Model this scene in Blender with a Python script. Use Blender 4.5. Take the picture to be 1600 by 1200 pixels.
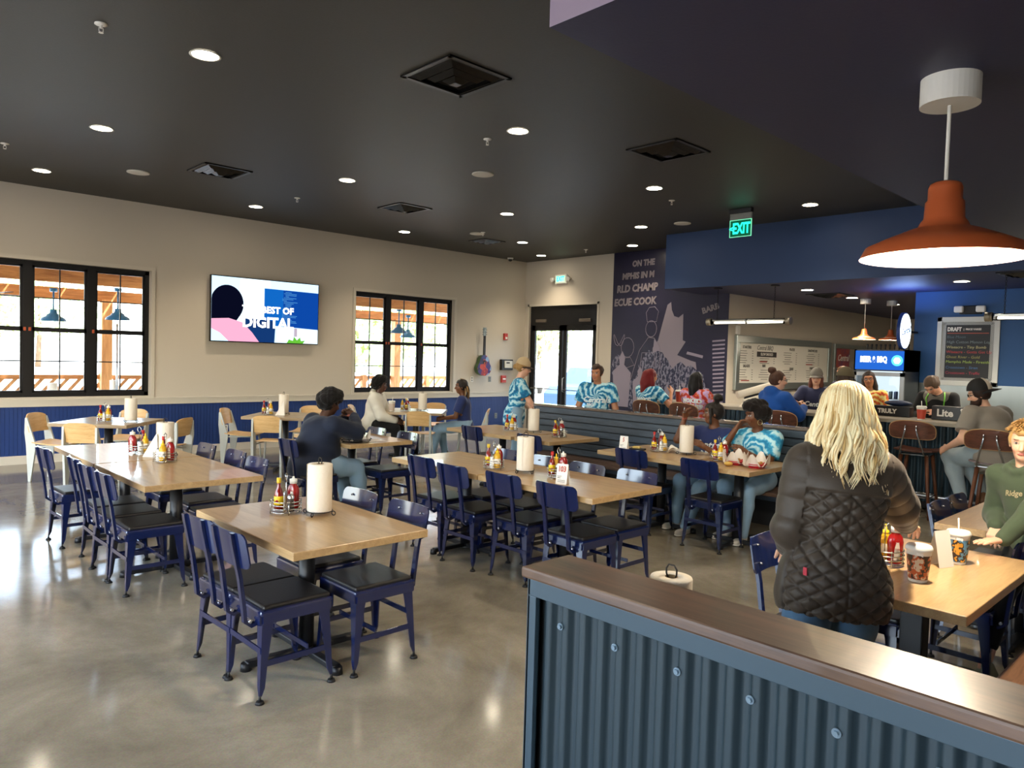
import bpy, bmesh, math, random
import numpy as np
from mathutils import Vector, Matrix
random.seed(7)
for o in list(bpy.data.objects): bpy.data.objects.remove(o)
S = bpy.context.scene
COL = S.collection
PI = math.pi
# ---------------------------------------------------------------- camera
cam = bpy.data.cameras.new('camera'); camo = bpy.data.objects.new('camera', cam); COL.objects.link(camo)
_a = Vector((1200, -8, 1149)).normalized(); _b = Vector((-1100, -75, 1149)).normalized()
_y = (_b - _a * _a.dot(_b)).normalized(); _z = _a.cross(_y)
right = Vector((_a.x, _y.x, _z.x)); down = Vector((_a.y, _y.y, _z.y)); fwd = Vector((_a.z, _y.z, _z.z))
rot = Matrix((right, -down, -fwd)).transposed()
camo.matrix_world = Matrix.Translation((0, 0, 1.70)) @ rot.to_4x4()
cam.sensor_width = 36; cam.lens = 36 * 1149 / 1600; cam.clip_start = .05; cam.clip_end = 300
S.camera = camo
# ---------------------------------------------------------------- world, exposure
W = bpy.data.worlds.new('sky'); S.world = W; W.use_nodes = True
nt = W.node_tree; bgn = nt.nodes['Background']
sky = nt.nodes.new('ShaderNodeTexSky'); sky.sky_type = 'NISHITA'; sky.sun_disc = False
sky.sun_elevation = math.radians(42); sky.sun_rotation = math.radians(200); sky.dust_density = 3; sky.air_density = 1.2
mx = nt.nodes.new('ShaderNodeMix'); mx.data_type = 'RGBA'; mx.inputs[0].default_value = .6
mx.inputs[7].default_value = (1.0, 1.05, 1.15, 1)
nt.links.new(sky.outputs[0], mx.inputs[6]); nt.links.new(mx.outputs[2], bgn.inputs[0]); bgn.inputs[1].default_value = 3.7
sun = bpy.data.lights.new('sun', 'SUN'); sun.energy = 14; sun.angle = math.radians(1.5); sun.color = (1, .95, .86)
suno = bpy.data.objects.new('sun', sun); COL.objects.link(suno)
suno.rotation_euler = Vector((-.35, .75, -.62)).to_track_quat('-Z', 'Y').to_euler()
vs = S.view_settings; vs.view_transform = 'Standard'; vs.look = 'None'; vs.exposure = 0.6; vs.gamma = 1; vs.use_curve_mapping = False
try:
    S.cycles.max_bounces = 8; S.cycles.diffuse_bounces = 4; S.cycles.glossy_bounces = 4; S.cycles.transmission_bounces = 6
    S.cycles.transparent_max_bounces = 12; S.cycles.sample_clamp_indirect = 4; S.cycles.caustics_reflective = False; S.cycles.caustics_refractive = False
    S.cycles.use_denoising = True; S.cycles.blur_glossy = 1.0
except Exception: pass

# ---------------------------------------------------------------- materials
def hexc(h):
    c = [int(h[i:i+2], 16) / 255 for i in (0, 2, 4)]
    return tuple([(x / 12.92 if x <= .04045 else ((x + .055) / 1.055) ** 2.4) for x in c]) + (1,)
MATS = {}
def mat(name, col, rough=.5, metal=0, spec=.5, emit=None, es=0, bump=None, coat=0, vary=None, alpha=1, sheen=0):
    if name in MATS: return MATS[name]
    m = bpy.data.materials.new(name); m.use_nodes = True; n = m.node_tree; p = n.nodes['Principled BSDF']
    if isinstance(col, str): col = hexc(col)
    p.inputs['Base Color'].default_value = col; p.inputs['Roughness'].default_value = rough
    p.inputs['Metallic'].default_value = metal; p.inputs['Specular IOR Level'].default_value = spec
    p.inputs['Coat Weight'].default_value = coat; p.inputs['Coat Roughness'].default_value = .1
    if sheen: p.inputs['Sheen Weight'].default_value = sheen
    if alpha < 1: p.inputs['Alpha'].default_value = alpha
    if emit:
        p.inputs['Emission Color'].default_value = hexc(emit) if isinstance(emit, str) else emit
        p.inputs['Emission Strength'].default_value = es
    tc = n.nodes.new('ShaderNodeTexCoord')
    if vary:   # (scale, amount, second colour, stretch)
        sc, amt, c2, st = vary
        mp = n.nodes.new('ShaderNodeMapping'); mp.inputs['Scale'].default_value = st
        no = n.nodes.new('ShaderNodeTexNoise'); no.inputs['Scale'].default_value = sc; no.inputs['Detail'].default_value = 6; no.inputs['Roughness'].default_value = .62
        cr = n.nodes.new('ShaderNodeValToRGB'); cr.color_ramp.elements[0].position = .5 - .22; cr.color_ramp.elements[1].position = .5 + .22
        cr.color_ramp.elements[0].color = col
        c2 = hexc(c2) if isinstance(c2, str) else c2
        cr.color_ramp.elements[1].color = tuple(col[i] * (1 - amt) + c2[i] * amt for i in range(3)) + (1,)
        n.links.new(tc.outputs['Object'], mp.inputs[0]); n.links.new(mp.outputs[0], no.inputs[0]); n.links.new(no.outputs[0], cr.inputs[0]); n.links.new(cr.outputs[0], p.inputs['Base Color'])
    if bump:   # (scale, strength, stretch)
        sc, st, stv = bump
        mp = n.nodes.new('ShaderNodeMapping'); mp.inputs['Scale'].default_value = stv
        no = n.nodes.new('ShaderNodeTexNoise'); no.inputs['Scale'].default_value = sc; no.inputs['Detail'].default_value = 4
        bn = n.nodes.new('ShaderNodeBump'); bn.inputs['Strength'].default_value = st; bn.inputs['Distance'].default_value = .02
        n.links.new(tc.outputs['Object'], mp.inputs[0]); n.links.new(mp.outputs[0], no.inputs[0]); n.links.new(no.outputs[0], bn.inputs['Height']); n.links.new(bn.outputs[0], p.inputs['Normal'])
    MATS[name] = m; return m
def wood(name, c1, c2, rough=.35, axis='Y', scale=1, dist=5, coat=.0):
    if name in MATS: return MATS[name]
    m = bpy.data.materials.new(name); m.use_nodes = True; n = m.node_tree; p = n.nodes['Principled BSDF']
    p.inputs['Roughness'].default_value = rough; p.inputs['Coat Weight'].default_value = coat
    tc = n.nodes.new('ShaderNodeTexCoord'); mp = n.nodes.new('ShaderNodeMapping')
    s = {'X': (.9, 9, 9), 'Y': (9, .9, 9), 'Z': (9, 9, .9)}[axis]; mp.inputs['Scale'].default_value = [v * scale for v in s]
    no = n.nodes.new('ShaderNodeTexNoise'); no.inputs['Scale'].default_value = 2.2; no.inputs['Detail'].default_value = 8; no.inputs['Roughness'].default_value = .65; no.inputs['Distortion'].default_value = .6
    no2 = n.nodes.new('ShaderNodeTexNoise'); no2.inputs['Scale'].default_value = 14; no2.inputs['Detail'].default_value = 3
    ad = n.nodes.new('ShaderNodeMath'); ad.operation = 'MULTIPLY_ADD'; ad.inputs[1].default_value = .35
    cr = n.nodes.new('ShaderNodeValToRGB'); cr.color_ramp.elements[0].position = .42; cr.color_ramp.elements[1].position = .82
    cr.color_ramp.elements[0].color = hexc(c1); cr.color_ramp.elements[1].color = hexc(c2)
    n.links.new(tc.outputs['Object'], mp.inputs[0]); n.links.new(mp.outputs[0], no.inputs[0]); n.links.new(mp.outputs[0], no2.inputs[0])
    n.links.new(no2.outputs[0], ad.inputs[0]); n.links.new(no.outputs[0], ad.inputs[2]); n.links.new(ad.outputs[0], cr.inputs[0]); n.links.new(cr.outputs[0], p.inputs['Base Color'])
    bn = n.nodes.new('ShaderNodeBump'); bn.inputs['Strength'].default_value = .08; n.links.new(ad.outputs[0], bn.inputs['Height']); n.links.new(bn.outputs[0], p.inputs['Normal'])
    MATS[name] = m; return m
def glassy(name, tint=(1, 1, 1, 1), refl=.08):
    if name in MATS: return MATS[name]
    m = bpy.data.materials.new(name); m.use_nodes = True; n = m.node_tree; n.nodes.clear()
    o = n.nodes.new('ShaderNodeOutputMaterial'); t = n.nodes.new('ShaderNodeBsdfTransparent'); t.inputs[0].default_value = tint
    g = n.nodes.new('ShaderNodeBsdfGlossy'); g.inputs['Roughness'].default_value = .02
    f = n.nodes.new('ShaderNodeFresnel'); f.inputs[0].default_value = 1.3; x = n.nodes.new('ShaderNodeMixShader')
    n.links.new(f.outputs[0], x.inputs[0]); n.links.new(t.outputs[0], x.inputs[1]); n.links.new(g.outputs[0], x.inputs[2]); n.links.new(x.outputs[0], o.inputs[0])
    MATS[name] = m; return m
def emitm(name, col, st):
    if name in MATS: return MATS[name]
    m = bpy.data.materials.new(name); m.use_nodes = True; n = m.node_tree; n.nodes.clear()
    o = n.nodes.new('ShaderNodeOutputMaterial'); e = n.nodes.new('ShaderNodeEmission'); e.inputs[0].default_value = hexc(col) if isinstance(col, str) else col; e.inputs[1].default_value = st
    n.links.new(e.outputs[0], o.inputs[0]); MATS[name] = m; return m

# ---------------------------------------------------------------- mesh builder
class MB:
    def __init__(s): s.bm = bmesh.new(); s.mi = 0
    def _tag(s, faces, smooth=False):
        for f in faces: f.material_index = s.mi; f.smooth = smooth
    def box(s, c, d, bev=0, rot=None, seg=2):
        r = bmesh.ops.create_cube(s.bm, size=1); vs_ = r['verts']
        for v in vs_: v.co = Vector((v.co.x * d[0], v.co.y * d[1], v.co.z * d[2]))
        fs = set(f for v in vs_ for f in v.link_faces)
        if bev:
            es = list(set(e for v in vs_ for e in v.link_edges))
            rb = bmesh.ops.bevel(s.bm, geom=es, offset=bev, segments=seg, affect='EDGES', profile=.5)
            vs_ = list(set(rb['verts']) | set(v for v in vs_ if v.is_valid)); 
            fs = set(f for v in vs_ if v.is_valid for f in v.link_faces)
            vs_ = list(set(v for f in fs for v in f.verts))
        for v in vs_:
            if rot is not None: v.co = rot @ v.co
            v.co += Vector(c)
        s._tag(fs, False); return s
    def cyl(s, p0, p1, r0, r1=None, seg=12, cap=True, smooth=True):
        if r1 is None: r1 = r0
        p0, p1 = Vector(p0), Vector(p1); d = (p1 - p0); L = d.length; d.normalize()
        q = d.to_track_quat('Z', 'Y').to_matrix()
        a = [s.bm.verts.new(p0 + q @ Vector((math.cos(t) * r0, math.sin(t) * r0, 0))) for t in [2 * PI * i / seg for i in range(seg)]]
        b = [s.bm.verts.new(p1 + q @ Vector((math.cos(t) * r1, math.sin(t) * r1, 0))) for t in [2 * PI * i / seg for i in range(seg)]]
        fs = [s.bm.faces.new((a[i], a[(i + 1) % seg], b[(i + 1) % seg], b[i])) for i in range(seg)]
        s._tag(fs, smooth)
        if cap: s._tag([s.bm.faces.new(a[::-1]), s.bm.faces.new(b)], False)
        return s
    def tube(s, pts, r, seg=8, closed=False):
        pts = [Vector(p) for p in pts]; n = len(pts); rings = []
        up = None
        for i, p in enumerate(pts):
            if closed: d = pts[(i + 1) % n] - pts[i - 1]
            else: d = pts[min(i + 1, n - 1)] - pts[max(i - 1, 0)]
            d.normalize()
            if up is None:
                up = Vector((0, 0, 1)) if abs(d.z) < .9 else Vector((1, 0, 0))
            x = d.cross(up)
            if x.length < 1e-4: x = d.orthogonal()
            x.normalize(); y = x.cross(d).normalized(); up = y
            rr = r[i] if isinstance(r, (list, tuple)) else r
            rings.append([s.bm.verts.new(p + x * math.cos(t) * rr + y * math.sin(t) * rr) for t in [2 * PI * k / seg for k in range(seg)]])
        fs = []
        for i in range(n if closed else n - 1):
            a, b = rings[i], rings[(i + 1) % n]
            for k in range(seg): fs.append(s.bm.faces.new((a[k], b[k], b[(k + 1) % seg], a[(k + 1) % seg])))
        s._tag(fs, True)
        if not closed: s._tag([s.bm.faces.new(rings[0]), s.bm.faces.new(rings[-1][::-1])], False)
        return s
    def lathe(s, prof, c=(0, 0, 0), seg=24, smooth=True):
        c = Vector(c); rings = []
        for r, z in prof:
            if r < 1e-5: rings.append([s.bm.verts.new(c + Vector((0, 0, z)))])
            else: rings.append([s.bm.verts.new(c + Vector((r * math.cos(2 * PI * k / seg), r * math.sin(2 * PI * k / seg), z))) for k in range(seg)])
        fs = []
        for a, b in zip(rings, rings[1:]):
            for k in range(seg):
                k2 = (k + 1) % seg
                if len(a) == 1 and len(b) == 1: continue
                if len(a) == 1: fs.append(s.bm.faces.new((a[0], b[k2], b[k])))
                elif len(b) == 1: fs.append(s.bm.faces.new((a[k], a[k2], b[0])))
                else: fs.append(s.bm.faces.new((a[k], a[k2], b[k2], b[k])))
        s._tag(fs, smooth); return s
    def prism(s, poly, f, thick):
        """poly: 2-D points; f(u,v,w)->xyz, extruded in w from 0 to thick"""
        a = [s.bm.verts.new(f(u, v, 0)) for u, v in poly]; b = [s.bm.verts.new(f(u, v, thick)) for u, v in poly]; n = len(poly)
        fs = [s.bm.faces.new(a[::-1]), s.bm.faces.new(b)] + [s.bm.faces.new((a[i], a[(i + 1) % n], b[(i + 1) % n], b[i])) for i in range(n)]
        s._tag(fs); return s
    def quadgrid(s, f, nu, nv, smooth=True, closed_u=False):
        V = [[s.bm.verts.new(f(i / nu, j / nv)) for j in range(nv + 1)] for i in range(nu + (0 if closed_u else 1))]
        fs = []
        for i in range(nu):
            for j in range(nv):
                a = V[i]; b = V[(i + 1) % len(V)]
                fs.append(s.bm.faces.new((a[j], b[j], b[j + 1], a[j + 1])))
        s._tag(fs, smooth); return s
    def ellip(s, c, r, seg=14, rings=9, rot=None):
        c = Vector(c); V = []
        for i in range(rings + 1):
            th = PI * i / rings
            row = []
            for k in range(seg if 0 < i < rings else 1):
                ph = 2 * PI * k / seg
                p = Vector((r[0] * math.sin(th) * math.cos(ph), r[1] * math.sin(th) * math.sin(ph), r[2] * math.cos(th)))
                if rot is not None: p = rot @ p
                row.append(s.bm.verts.new(c + p))
            V.append(row)
        fs = []
        for a, b in zip(V, V[1:]):
            for k in range(seg):
                k2 = (k + 1) % seg
                if len(a) == 1: fs.append(s.bm.faces.new((a[0], b[k], b[k2])))
                elif len(b) == 1: fs.append(s.bm.faces.new((a[k2], a[k], b[0])))
                else: fs.append(s.bm.faces.new((a[k], b[k], b[k2], a[k2])))
        s._tag(fs, True); return s
    def mesh(s, name, mats):
        bmesh.ops.recalc_face_normals(s.bm, faces=s.bm.faces)
        me = bpy.data.meshes.new(name); s.bm.to_mesh(me); s.bm.free()
        for m in (mats if isinstance(mats, (list, tuple)) else [mats]): me.materials.append(m)
        return me
    def build(s, name, mats, parent=None, loc=None, rotz=None):
        o = bpy.data.objects.new(name, s.mesh(name, mats)); COL.objects.link(o)
        if parent is not None: o.parent = parent
        if loc is not None: o.location = loc
        if rotz is not None: o.rotation_euler = (0, 0, rotz)
        return o
def tag(o, label=None, cat=None, group=None, kind=None):
    if label: o['label'] = label
    if cat: o['category'] = cat
    if group: o['group'] = group
    if kind: o['kind'] = kind
    return o
def empty(name, loc=(0, 0, 0), rz=0):
    o = bpy.data.objects.new(name, None); COL.objects.link(o); o.location = loc; o.rotation_euler = (0, 0, rz); o.empty_display_size = .1; return o
def copy_tree(o, parent=None):
    c = o.copy(); COL.objects.link(c); c.parent = parent
    for ch in list(KIDS.get(o.name, ())) or list(o.children): copy_tree(ch, c)
    return c
KIDS = {}
def text_mesh(txt, size, extrude=.001, align='CENTER', bold=0, shear=0, sx=1, spacing=1):
    cu = bpy.data.curves.new('t', 'FONT'); cu.body = txt; cu.size = size; cu.align_x = align; cu.align_y = 'CENTER'; cu.extrude = extrude
    cu.offset = bold; cu.shear = shear; cu.resolution_u = 2; cu.space_character = spacing
    ob = bpy.data.objects.new('t', cu); COL.objects.link(ob)
    me = bpy.data.meshes.new_from_object(ob); bpy.data.objects.remove(ob); bpy.data.curves.remove(cu)
    lim = size * (len(txt) + 2) * 1.2; bad = [v for v in me.vertices if abs(v.co.x) > lim or abs(v.co.y) > size * 8 or abs(v.co.z) > .1]
    if bad:
        bm = bmesh.new(); bm.from_mesh(me); bmesh.ops.delete(bm, geom=[v for v in bm.verts if abs(v.co.x) > lim or abs(v.co.y) > size * 8 or abs(v.co.z) > .1], context='VERTS'); bm.to_mesh(me); bm.free()
    for v in me.vertices: v.co.x *= sx
    return me
def text(name, txt, size, m, parent, org, ux, uy, **k):
    """text laid in the plane ux,uy at org; normal = ux x uy"""
    me = text_mesh(txt, size, **k); me.materials.append(m); me.name = name
    ux, uy = Vector(ux).normalized(), Vector(uy).normalized(); n = ux.cross(uy); org = Vector(org)
    me.transform(Matrix.Translation(org) @ Matrix((ux, uy, n)).transposed().to_4x4())
    o = bpy.data.objects.new(name, me); COL.objects.link(o)
    if parent is not None: o.parent = parent
    return o
def struct(o): o['kind'] = 'structure'; return o
# ================================================================ ROOM
H, ZS = 3.87, 2.94; XD, YW = 11.945, 12.09; X0, Y0, XS = 2.02, 1.96, 10.7; YM = 6.89; XB = 13.1
m_greige = mat('greige_paint', 'c4bcae', .75, vary=(1.2, .08, 'b5ad9f', (1, 1, 1)))
m_trim = mat('greige_trim', 'c8c1b3', .5)
m_blue = mat('blue_wainscot_paint', '193671', .5)
m_navyblue = mat('blue_wall_paint', '1d4f85', .6)
m_sof = mat('soffit_blue_paint', '223c66', .6)
m_ceil = mat('charcoal_ceiling_paint', '302f2b', .55, bump=(60, .05, (1, 1, 1)))
m_ceil2 = mat('navy_ceiling_paint', '26284a', .55, bump=(60, .05, (1, 1, 1)))
m_conc = bpy.data.materials.new('polished_concrete'); m_conc.use_nodes = True
def _conc():
    n = m_conc.node_tree; p = n.nodes['Principled BSDF']; N = n.nodes.new; L = n.links.new
    tc = N('ShaderNodeTexCoord')
    a = N('ShaderNodeTexNoise'); a.inputs['Scale'].default_value = .9; a.inputs['Detail'].default_value = 9; a.inputs['Roughness'].default_value = .68; a.inputs['Distortion'].default_value = .4
    b = N('ShaderNodeTexNoise'); b.inputs['Scale'].default_value = 110; b.inputs['Detail'].default_value = 4
    cr = N('ShaderNodeValToRGB'); e = cr.color_ramp.elements; e[0].position = .33; e[0].color = hexc('736c5e'); e[1].position = .68; e[1].color = hexc('a69e8d')
    mid = cr.color_ramp.elements.new(.5); mid.color = hexc('8c8575')
    mx = N('ShaderNodeMix'); mx.data_type = 'RGBA'; mx.blend_type = 'OVERLAY'; mx.inputs[0].default_value = .3
    L(tc.outputs['Object'], a.inputs[0]); L(tc.outputs['Object'], b.inputs[0]); L(a.outputs[0], cr.inputs[0]); L(cr.outputs[0], mx.inputs[6]); L(b.outputs[1], mx.inputs[7]); L(mx.outputs[2], p.inputs['Base Color'])
    mr = N('ShaderNodeMapRange'); mr.inputs[3].default_value = .05; mr.inputs[4].default_value = .2; L(a.outputs[0], mr.inputs[0]); L(mr.outputs[0], p.inputs['Roughness'])
    p.inputs['Specular IOR Level'].default_value = .45
_conc()
m_black = mat('black_frame', '0d0e12', .4)
m_dark = mat('matte_black', '111113', .6)
m_steel = mat('brushed_steel', 'b9bcbf', .32, metal=1)
m_white = mat('white_plastic', 'e8e6df', .45)
m_glass = glassy('window_glass', (.97, .99, 1, 1))
def slab(name, x0, x1, y0, y1, z0, z1, m, parent=None, bev=0):
    return MB().box(((x0 + x1) / 2, (y0 + y1) / 2, (z0 + z1) / 2), (x1 - x0, y1 - y0, z1 - z0), bev).build(name, m, parent)
def wallbox(mb, x0, x1, y0, y1, z0, z1): mb.box(((x0 + x1) / 2, (y0 + y1) / 2, (z0 + z1) / 2), (x1 - x0, y1 - y0, z1 - z0))
struct(slab('floor', -3.6, 20.5, -3.6, YW + .2, -.1, 0, m_conc))
b = MB()
wallbox(b, -3.6, 12.2, Y0, YW + .2, H, H + .15); wallbox(b, -3.6, X0, -3.6, Y0, H, H + .15)
struct(b.build('ceiling', m_ceil))
b = MB(); wallbox(b, X0, XS, -3.6, Y0, ZS, H + .1); wallbox(b, XS, 20.5, -3.6, YM + .02, ZS, H + .1); wallbox(b, XS, XD + .02, YM + .02, 7.42, ZS, H + .1)
o = struct(b.build('ceiling_dropped', [m_ceil2, m_sof, mat('soffit_painted_light', '9a8ba0', .7)]))  # near soffit face has the window light put into its paler colour
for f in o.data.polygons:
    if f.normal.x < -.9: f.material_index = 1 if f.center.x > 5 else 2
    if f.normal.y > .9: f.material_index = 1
# left wall with two window openings
WN = [(1.43, 3.83), (7.45, 9.85)]; WZ0, WZ1 = .93, 2.85
b = MB(); xs = [-3.6, WN[0][0], WN[0][1], WN[1][0], WN[1][1], XD + .2]
for i in range(0, 5, 2): wallbox(b, xs[i], xs[i + 1], YW, YW + .2, 0, H)
for w in WN: wallbox(b, w[0], w[1], YW, YW + .2, 0, WZ0); wallbox(b, w[0], w[1], YW, YW + .2, WZ1, H)
struct(b.build('wall_left', m_greige))
# beadboard wainscot, chair rail, baseboard
b = MB(); x = -3.5
while x < XD - .02:
    b.box((x + .025, YW - .008, .41), (.046, .014, .80)); x += .05
wallbox(b, -3.5, XD, YW - .006, YW, 0.05, .8)
struct(b.build('wall_left_wainscot', m_blue))
b = MB(); wallbox(b, -3.5, XD, YW - .035, YW, .80, .90); wallbox(b, -3.5, XD, YW - .05, YW, .885, .905); struct(b.build('trim_1', m_trim))
b = MB(); wallbox(b, -3.5, XD, YW - .03, YW, 0, .12); struct(b.build('baseboard_left', m_trim))
def window(idx, x0, x1):
    w = struct(empty('window_%d' % idx, (x0, YW, WZ0)))
    W_, Hh = x1 - x0, WZ1 - WZ0
    b = MB(); t = .055
    for xx in (-t, W_): wallbox(b, xx, xx + t, -.02, .01, -.03, Hh)
    wallbox(b, -t, W_ + t, -.02, .01, Hh, Hh + t); b.build('window_casing', m_trim, w)
    b = MB(); f = .06
    wallbox(b, 0, W_, .09, .15, 0, f); wallbox(b, 0, W_, .09, .15, Hh - f, Hh); wallbox(b, 0, f, .09, .15, 0, Hh); wallbox(b, W_ - f, W_, .09, .15, 0, Hh)
    for k in (1, 2): wallbox(b, W_ * k / 3 - .055, W_ * k / 3 + .055, .085, .155, 0, Hh)
    b.build('window_frame', m_black, w)
    for k in range(3):
        xa = W_ * k / 3 + .055; xb = W_ * (k + 1) / 3 - .055
        for (za, zb, yy) in ((.06, Hh / 2, .10), (Hh / 2, Hh - .06, .115)):
            b = MB(); s = .032
            wallbox(b, xa, xb, yy, yy + .03, za, za + s); wallbox(b, xa, xb, yy, yy + .03, zb - s, zb); wallbox(b, xa, xa + s, yy, yy + .03, za, zb); wallbox(b, xb - s, xb, yy, yy + .03, za, zb)
            wallbox(b, (xa + xb) / 2 - .008, (xa + xb) / 2 + .008, yy + .005, yy + .025, za, zb)
            zm = za + (zb - za) * .5; wallbox(b, xa, xb, yy + .005, yy + .025, zm - .008, zm + .008)
            sash = b.build('sash', m_black, w)
            g = MB(); wallbox(g, xa + .01, xb - .01, yy + .012, yy + .017, za + .01, zb - .01); g.build('pane', m_glass, sash)
        MB().box((xa - .03 if k else xb + .02, .083, Hh / 2), (.03, .012, .05), .003).build('window_tag', mat('orange_window_tag', 'b0502c', .6), w)
window(1, *WN[0]); window(2, *WN[1])
# door wall, mural part and menu wall
DY0, DY1, DZ = 9.94, 11.94, 2.85
b = MB(); wallbox(b, XD, XD + .2, DY1, YW + .2, 0, H); wallbox(b, XD, XD + .2, DY0, DY1, DZ, H); wallbox(b, XD, XD + .2, YM, DY0, 0, H)
struct(b.build('wall_back', m_greige))
b = MB(); wallbox(b, XD + .2, 20.2, YM, YM + .15, 0, ZS + .05); struct(b.build('wall_menu', m_greige))
struct(slab('wall_far_end', 20.2, 20.35, -3.6, YM + .15, 0, ZS + .05, m_greige))
struct(slab('wall_blue', XB, XB + .15, -3.6, 4.18, 0, ZS + .05, m_navyblue))
struct(slab('wall_splashback', XB - .012, XB, -3.6, 4.16, .86, 1.47, mat('splash_steel', 'a9b2b3', .35, metal=.9, vary=(3, .3, '8f9899', (1, 1, .3)))))
struct(slab('wall_right', -3.6, 20.5, -3.75, -3.6, 0, H, m_greige))
# wall behind the viewer, with wide daylight windows
b = MB()
for (ya, yb, za, zb) in ((-3.6, -1.5, 0, H), (-1.5, 10.8, 0, .7), (-1.5, 10.8, 3.0, H), (10.8, YW + .2, 0, H), (2.2, 2.8, .7, 3.0), (6.3, 6.9, .7, 3.0)): wallbox(b, -3.8, -3.6, ya, yb, za, zb)
struct(b.build('wall_front', m_greige))
# double doors
d = struct(empty('door_1', (XD, DY0, 0)))
b = MB(); t = .05
for yy in (-t, 2.0): wallbox(b, -.015, .02, yy, yy + t, 0, DZ + t)
wallbox(b, -.015, .02, -t, 2 + t, DZ, DZ + t); b.build('door_casing', m_trim, d)
b = MB(); wallbox(b, .04, .14, 0, 2, 2.42, DZ); wallbox(b, .04, .14, 0, .05, 0, 2.42); wallbox(b, .04, .14, 1.95, 2, 0, 2.42); b.build('door_frame', m_black, d)
for k, (ya, yb) in enumerate(((.05, .99), (1.01, 1.95))):
    b = MB(); wallbox(b, .05, .10, ya, ya + .1, 0, 2.42); wallbox(b, .05, .10, yb - .1, yb, 0, 2.42); wallbox(b, .05, .10, ya, yb, 2.3, 2.42); wallbox(b, .05, .10, ya, yb, 0, .26)
    lf = b.build('door_leaf', m_black, d)
    g = MB(); wallbox(g, .07, .078, ya + .09, yb - .09, .25, 2.31); g.build('pane', m_glass, lf)
    MB().tube([(.045, ya + .06, 1.0), (-.01, ya + .06, 1.0), (-.01, yb - .06, 1.0), (.045, yb - .06, 1.0)], .012).build('push_bar', m_steel, lf)
    MB().box((.03, ya + (.3 if k == 0 else .64), 2.52), (.05, .32, .07), .008).build('door_closer', mat('closer_grey', '6d655c', .4, metal=.5), d)
MB().tube([(.05, .93, .95), (-.0, .93, .97), (-.0, .93, 1.25), (.05, .93, 1.27)], .012).build('door_handle', m_steel, d)
struct(slab('baseboard_back', XD - .015, XD, YM, DY0 - .06, 0, .12, m_trim))
# ---------------------------------------------------------------- outside
m_ground = mat('sunlit_concrete', 'c9c5ba', .8, vary=(.6, .3, 'aaa79c', (1, 1, 1)))
struct(slab('ground_outside', -30, 70, YW + .2, 80, -.2, -.06, m_ground)); struct(slab('ground_entrance', 12.3, 70, 7.1, YW + .2, -.2, -.06, m_ground))
m_timber = wood('cedar_timber', '8a4f22', 'c98a4e', .6, 'X', .6)
m_timberz = wood('cedar_post', 'a56a38', 'd9a268', .6, 'Z', .6)
m_deckroof = wood('pine_roof_deck', 'b8925f', 'e2c898', .7, 'Y', .6)
o = empty('patio_roof', (6, 14, 2.9)); tag(o, 'timber patio roof with orange brown beams outside the left windows', 'roof')
b = MB(); x = -8
while x < 9: b.box((x, .75, .42), (.86, 4.7, .04)); x += .9
b.build('roof_deck', m_deckroof, o)
for (y, z, h) in ((-.6, -.12, .24), (2.0, -.26, .22), (.7, .1, .2)): MB().box((.5, y, z), (17, .14, h), .01).build('beam', m_timber, o)
for x in range(-7, 9, 2): MB().box((x + .3, .75, .26), (.08, 4.6, .14)).build('rafter', m_timber, o)
for x in (-1.76, 2.4, 5.1, 7.4): MB().box((x, 2.0, -1.62), (.19, .19, 2.6), .01).build('post', m_timberz, o)
o = empty('patio_railing', (0, 16.1, 0)); tag(o, 'timber patio railing filled with diagonal slats', 'railing')
b = MB(); wallbox(b, -2, 14, -.05, .05, 1.02, 1.1); wallbox(b, -2, 14, -.05, .05, .1, .16); b.build('rail', m_timber, o)
for x in range(-2, 15, 2): MB().box((x + .2, 0, .55), (.12, .12, 1.15)).build('post', m_timberz, o)
b = MB(); x = -2
while x < 14: b.box((x, 0, .6), (.06, .02, 1.2), rot=Matrix.Rotation(.7, 3, 'Y')); x += .21
b.build('slat_panel', m_timberz, o)
m_lampblue = mat('blue_enamel', '175f8c', .35)
def shade_prof(R, hgt): return [(.035, hgt), (.05, hgt * .98), (.055, hgt * .72), (.07, hgt * .62), (.10, hgt * .55), (R * .55, hgt * .42), (R * .9, hgt * .22), (R, .0)]
for i, (x, y, z) in enumerate(((3.95, 14.2, 2.14), (3.05, 14.6, 2.08), (9.78, 14.0, 2.16), (10.9, 15.2, 2.1))):
    o = empty('barn_pendant_lamp', (x, y, z)); tag(o, ['blue barn pendant lamp nearest the left window, above the post', 'blue barn pendant lamp seen in the middle sash of the left window', 'blue barn pendant lamp in the middle sash of the right window', 'smaller looking blue barn pendant far out behind the right window'][i], 'lamp', 'blue patio pendants')
    MB().lathe(shade_prof(.2, .2)).lathe([(.2, 0), (.15, .06), (0, .1)]).build('lamp_shade', m_lampblue, o)
    MB().cyl((0, 0, .19), (0, 0, .5), .014).build('stem', m_lampblue, o); MB().cyl((0, 0, .5), (0, 0, .56), .06).build('canopy', m_lampblue, o)
o = empty('ceiling_fan', (2.0, 14.3, 2.5)); tag(o, 'dark patio ceiling fan seen at the left edge of the window', 'fan')
MB().cyl((0, 0, -.1), (0, 0, .08), .12).build('motor', m_dark, o); MB().cyl((0, 0, .08), (0, 0, .6), .02).build('stem', m_dark, o)
for k in range(4):
    r = Matrix.Rotation(k * PI / 2 + .3, 3, 'Z'); MB().box(r @ Vector((.45, 0, -.04)), (.7, .13, .012), rot=r @ Matrix.Rotation(.18, 3, 'X')).build('blade', mat('fan_blade', '44434a', .5), o)
m_metal2 = mat('galvanised', 'a9aeb3', .35, metal=.9)
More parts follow.
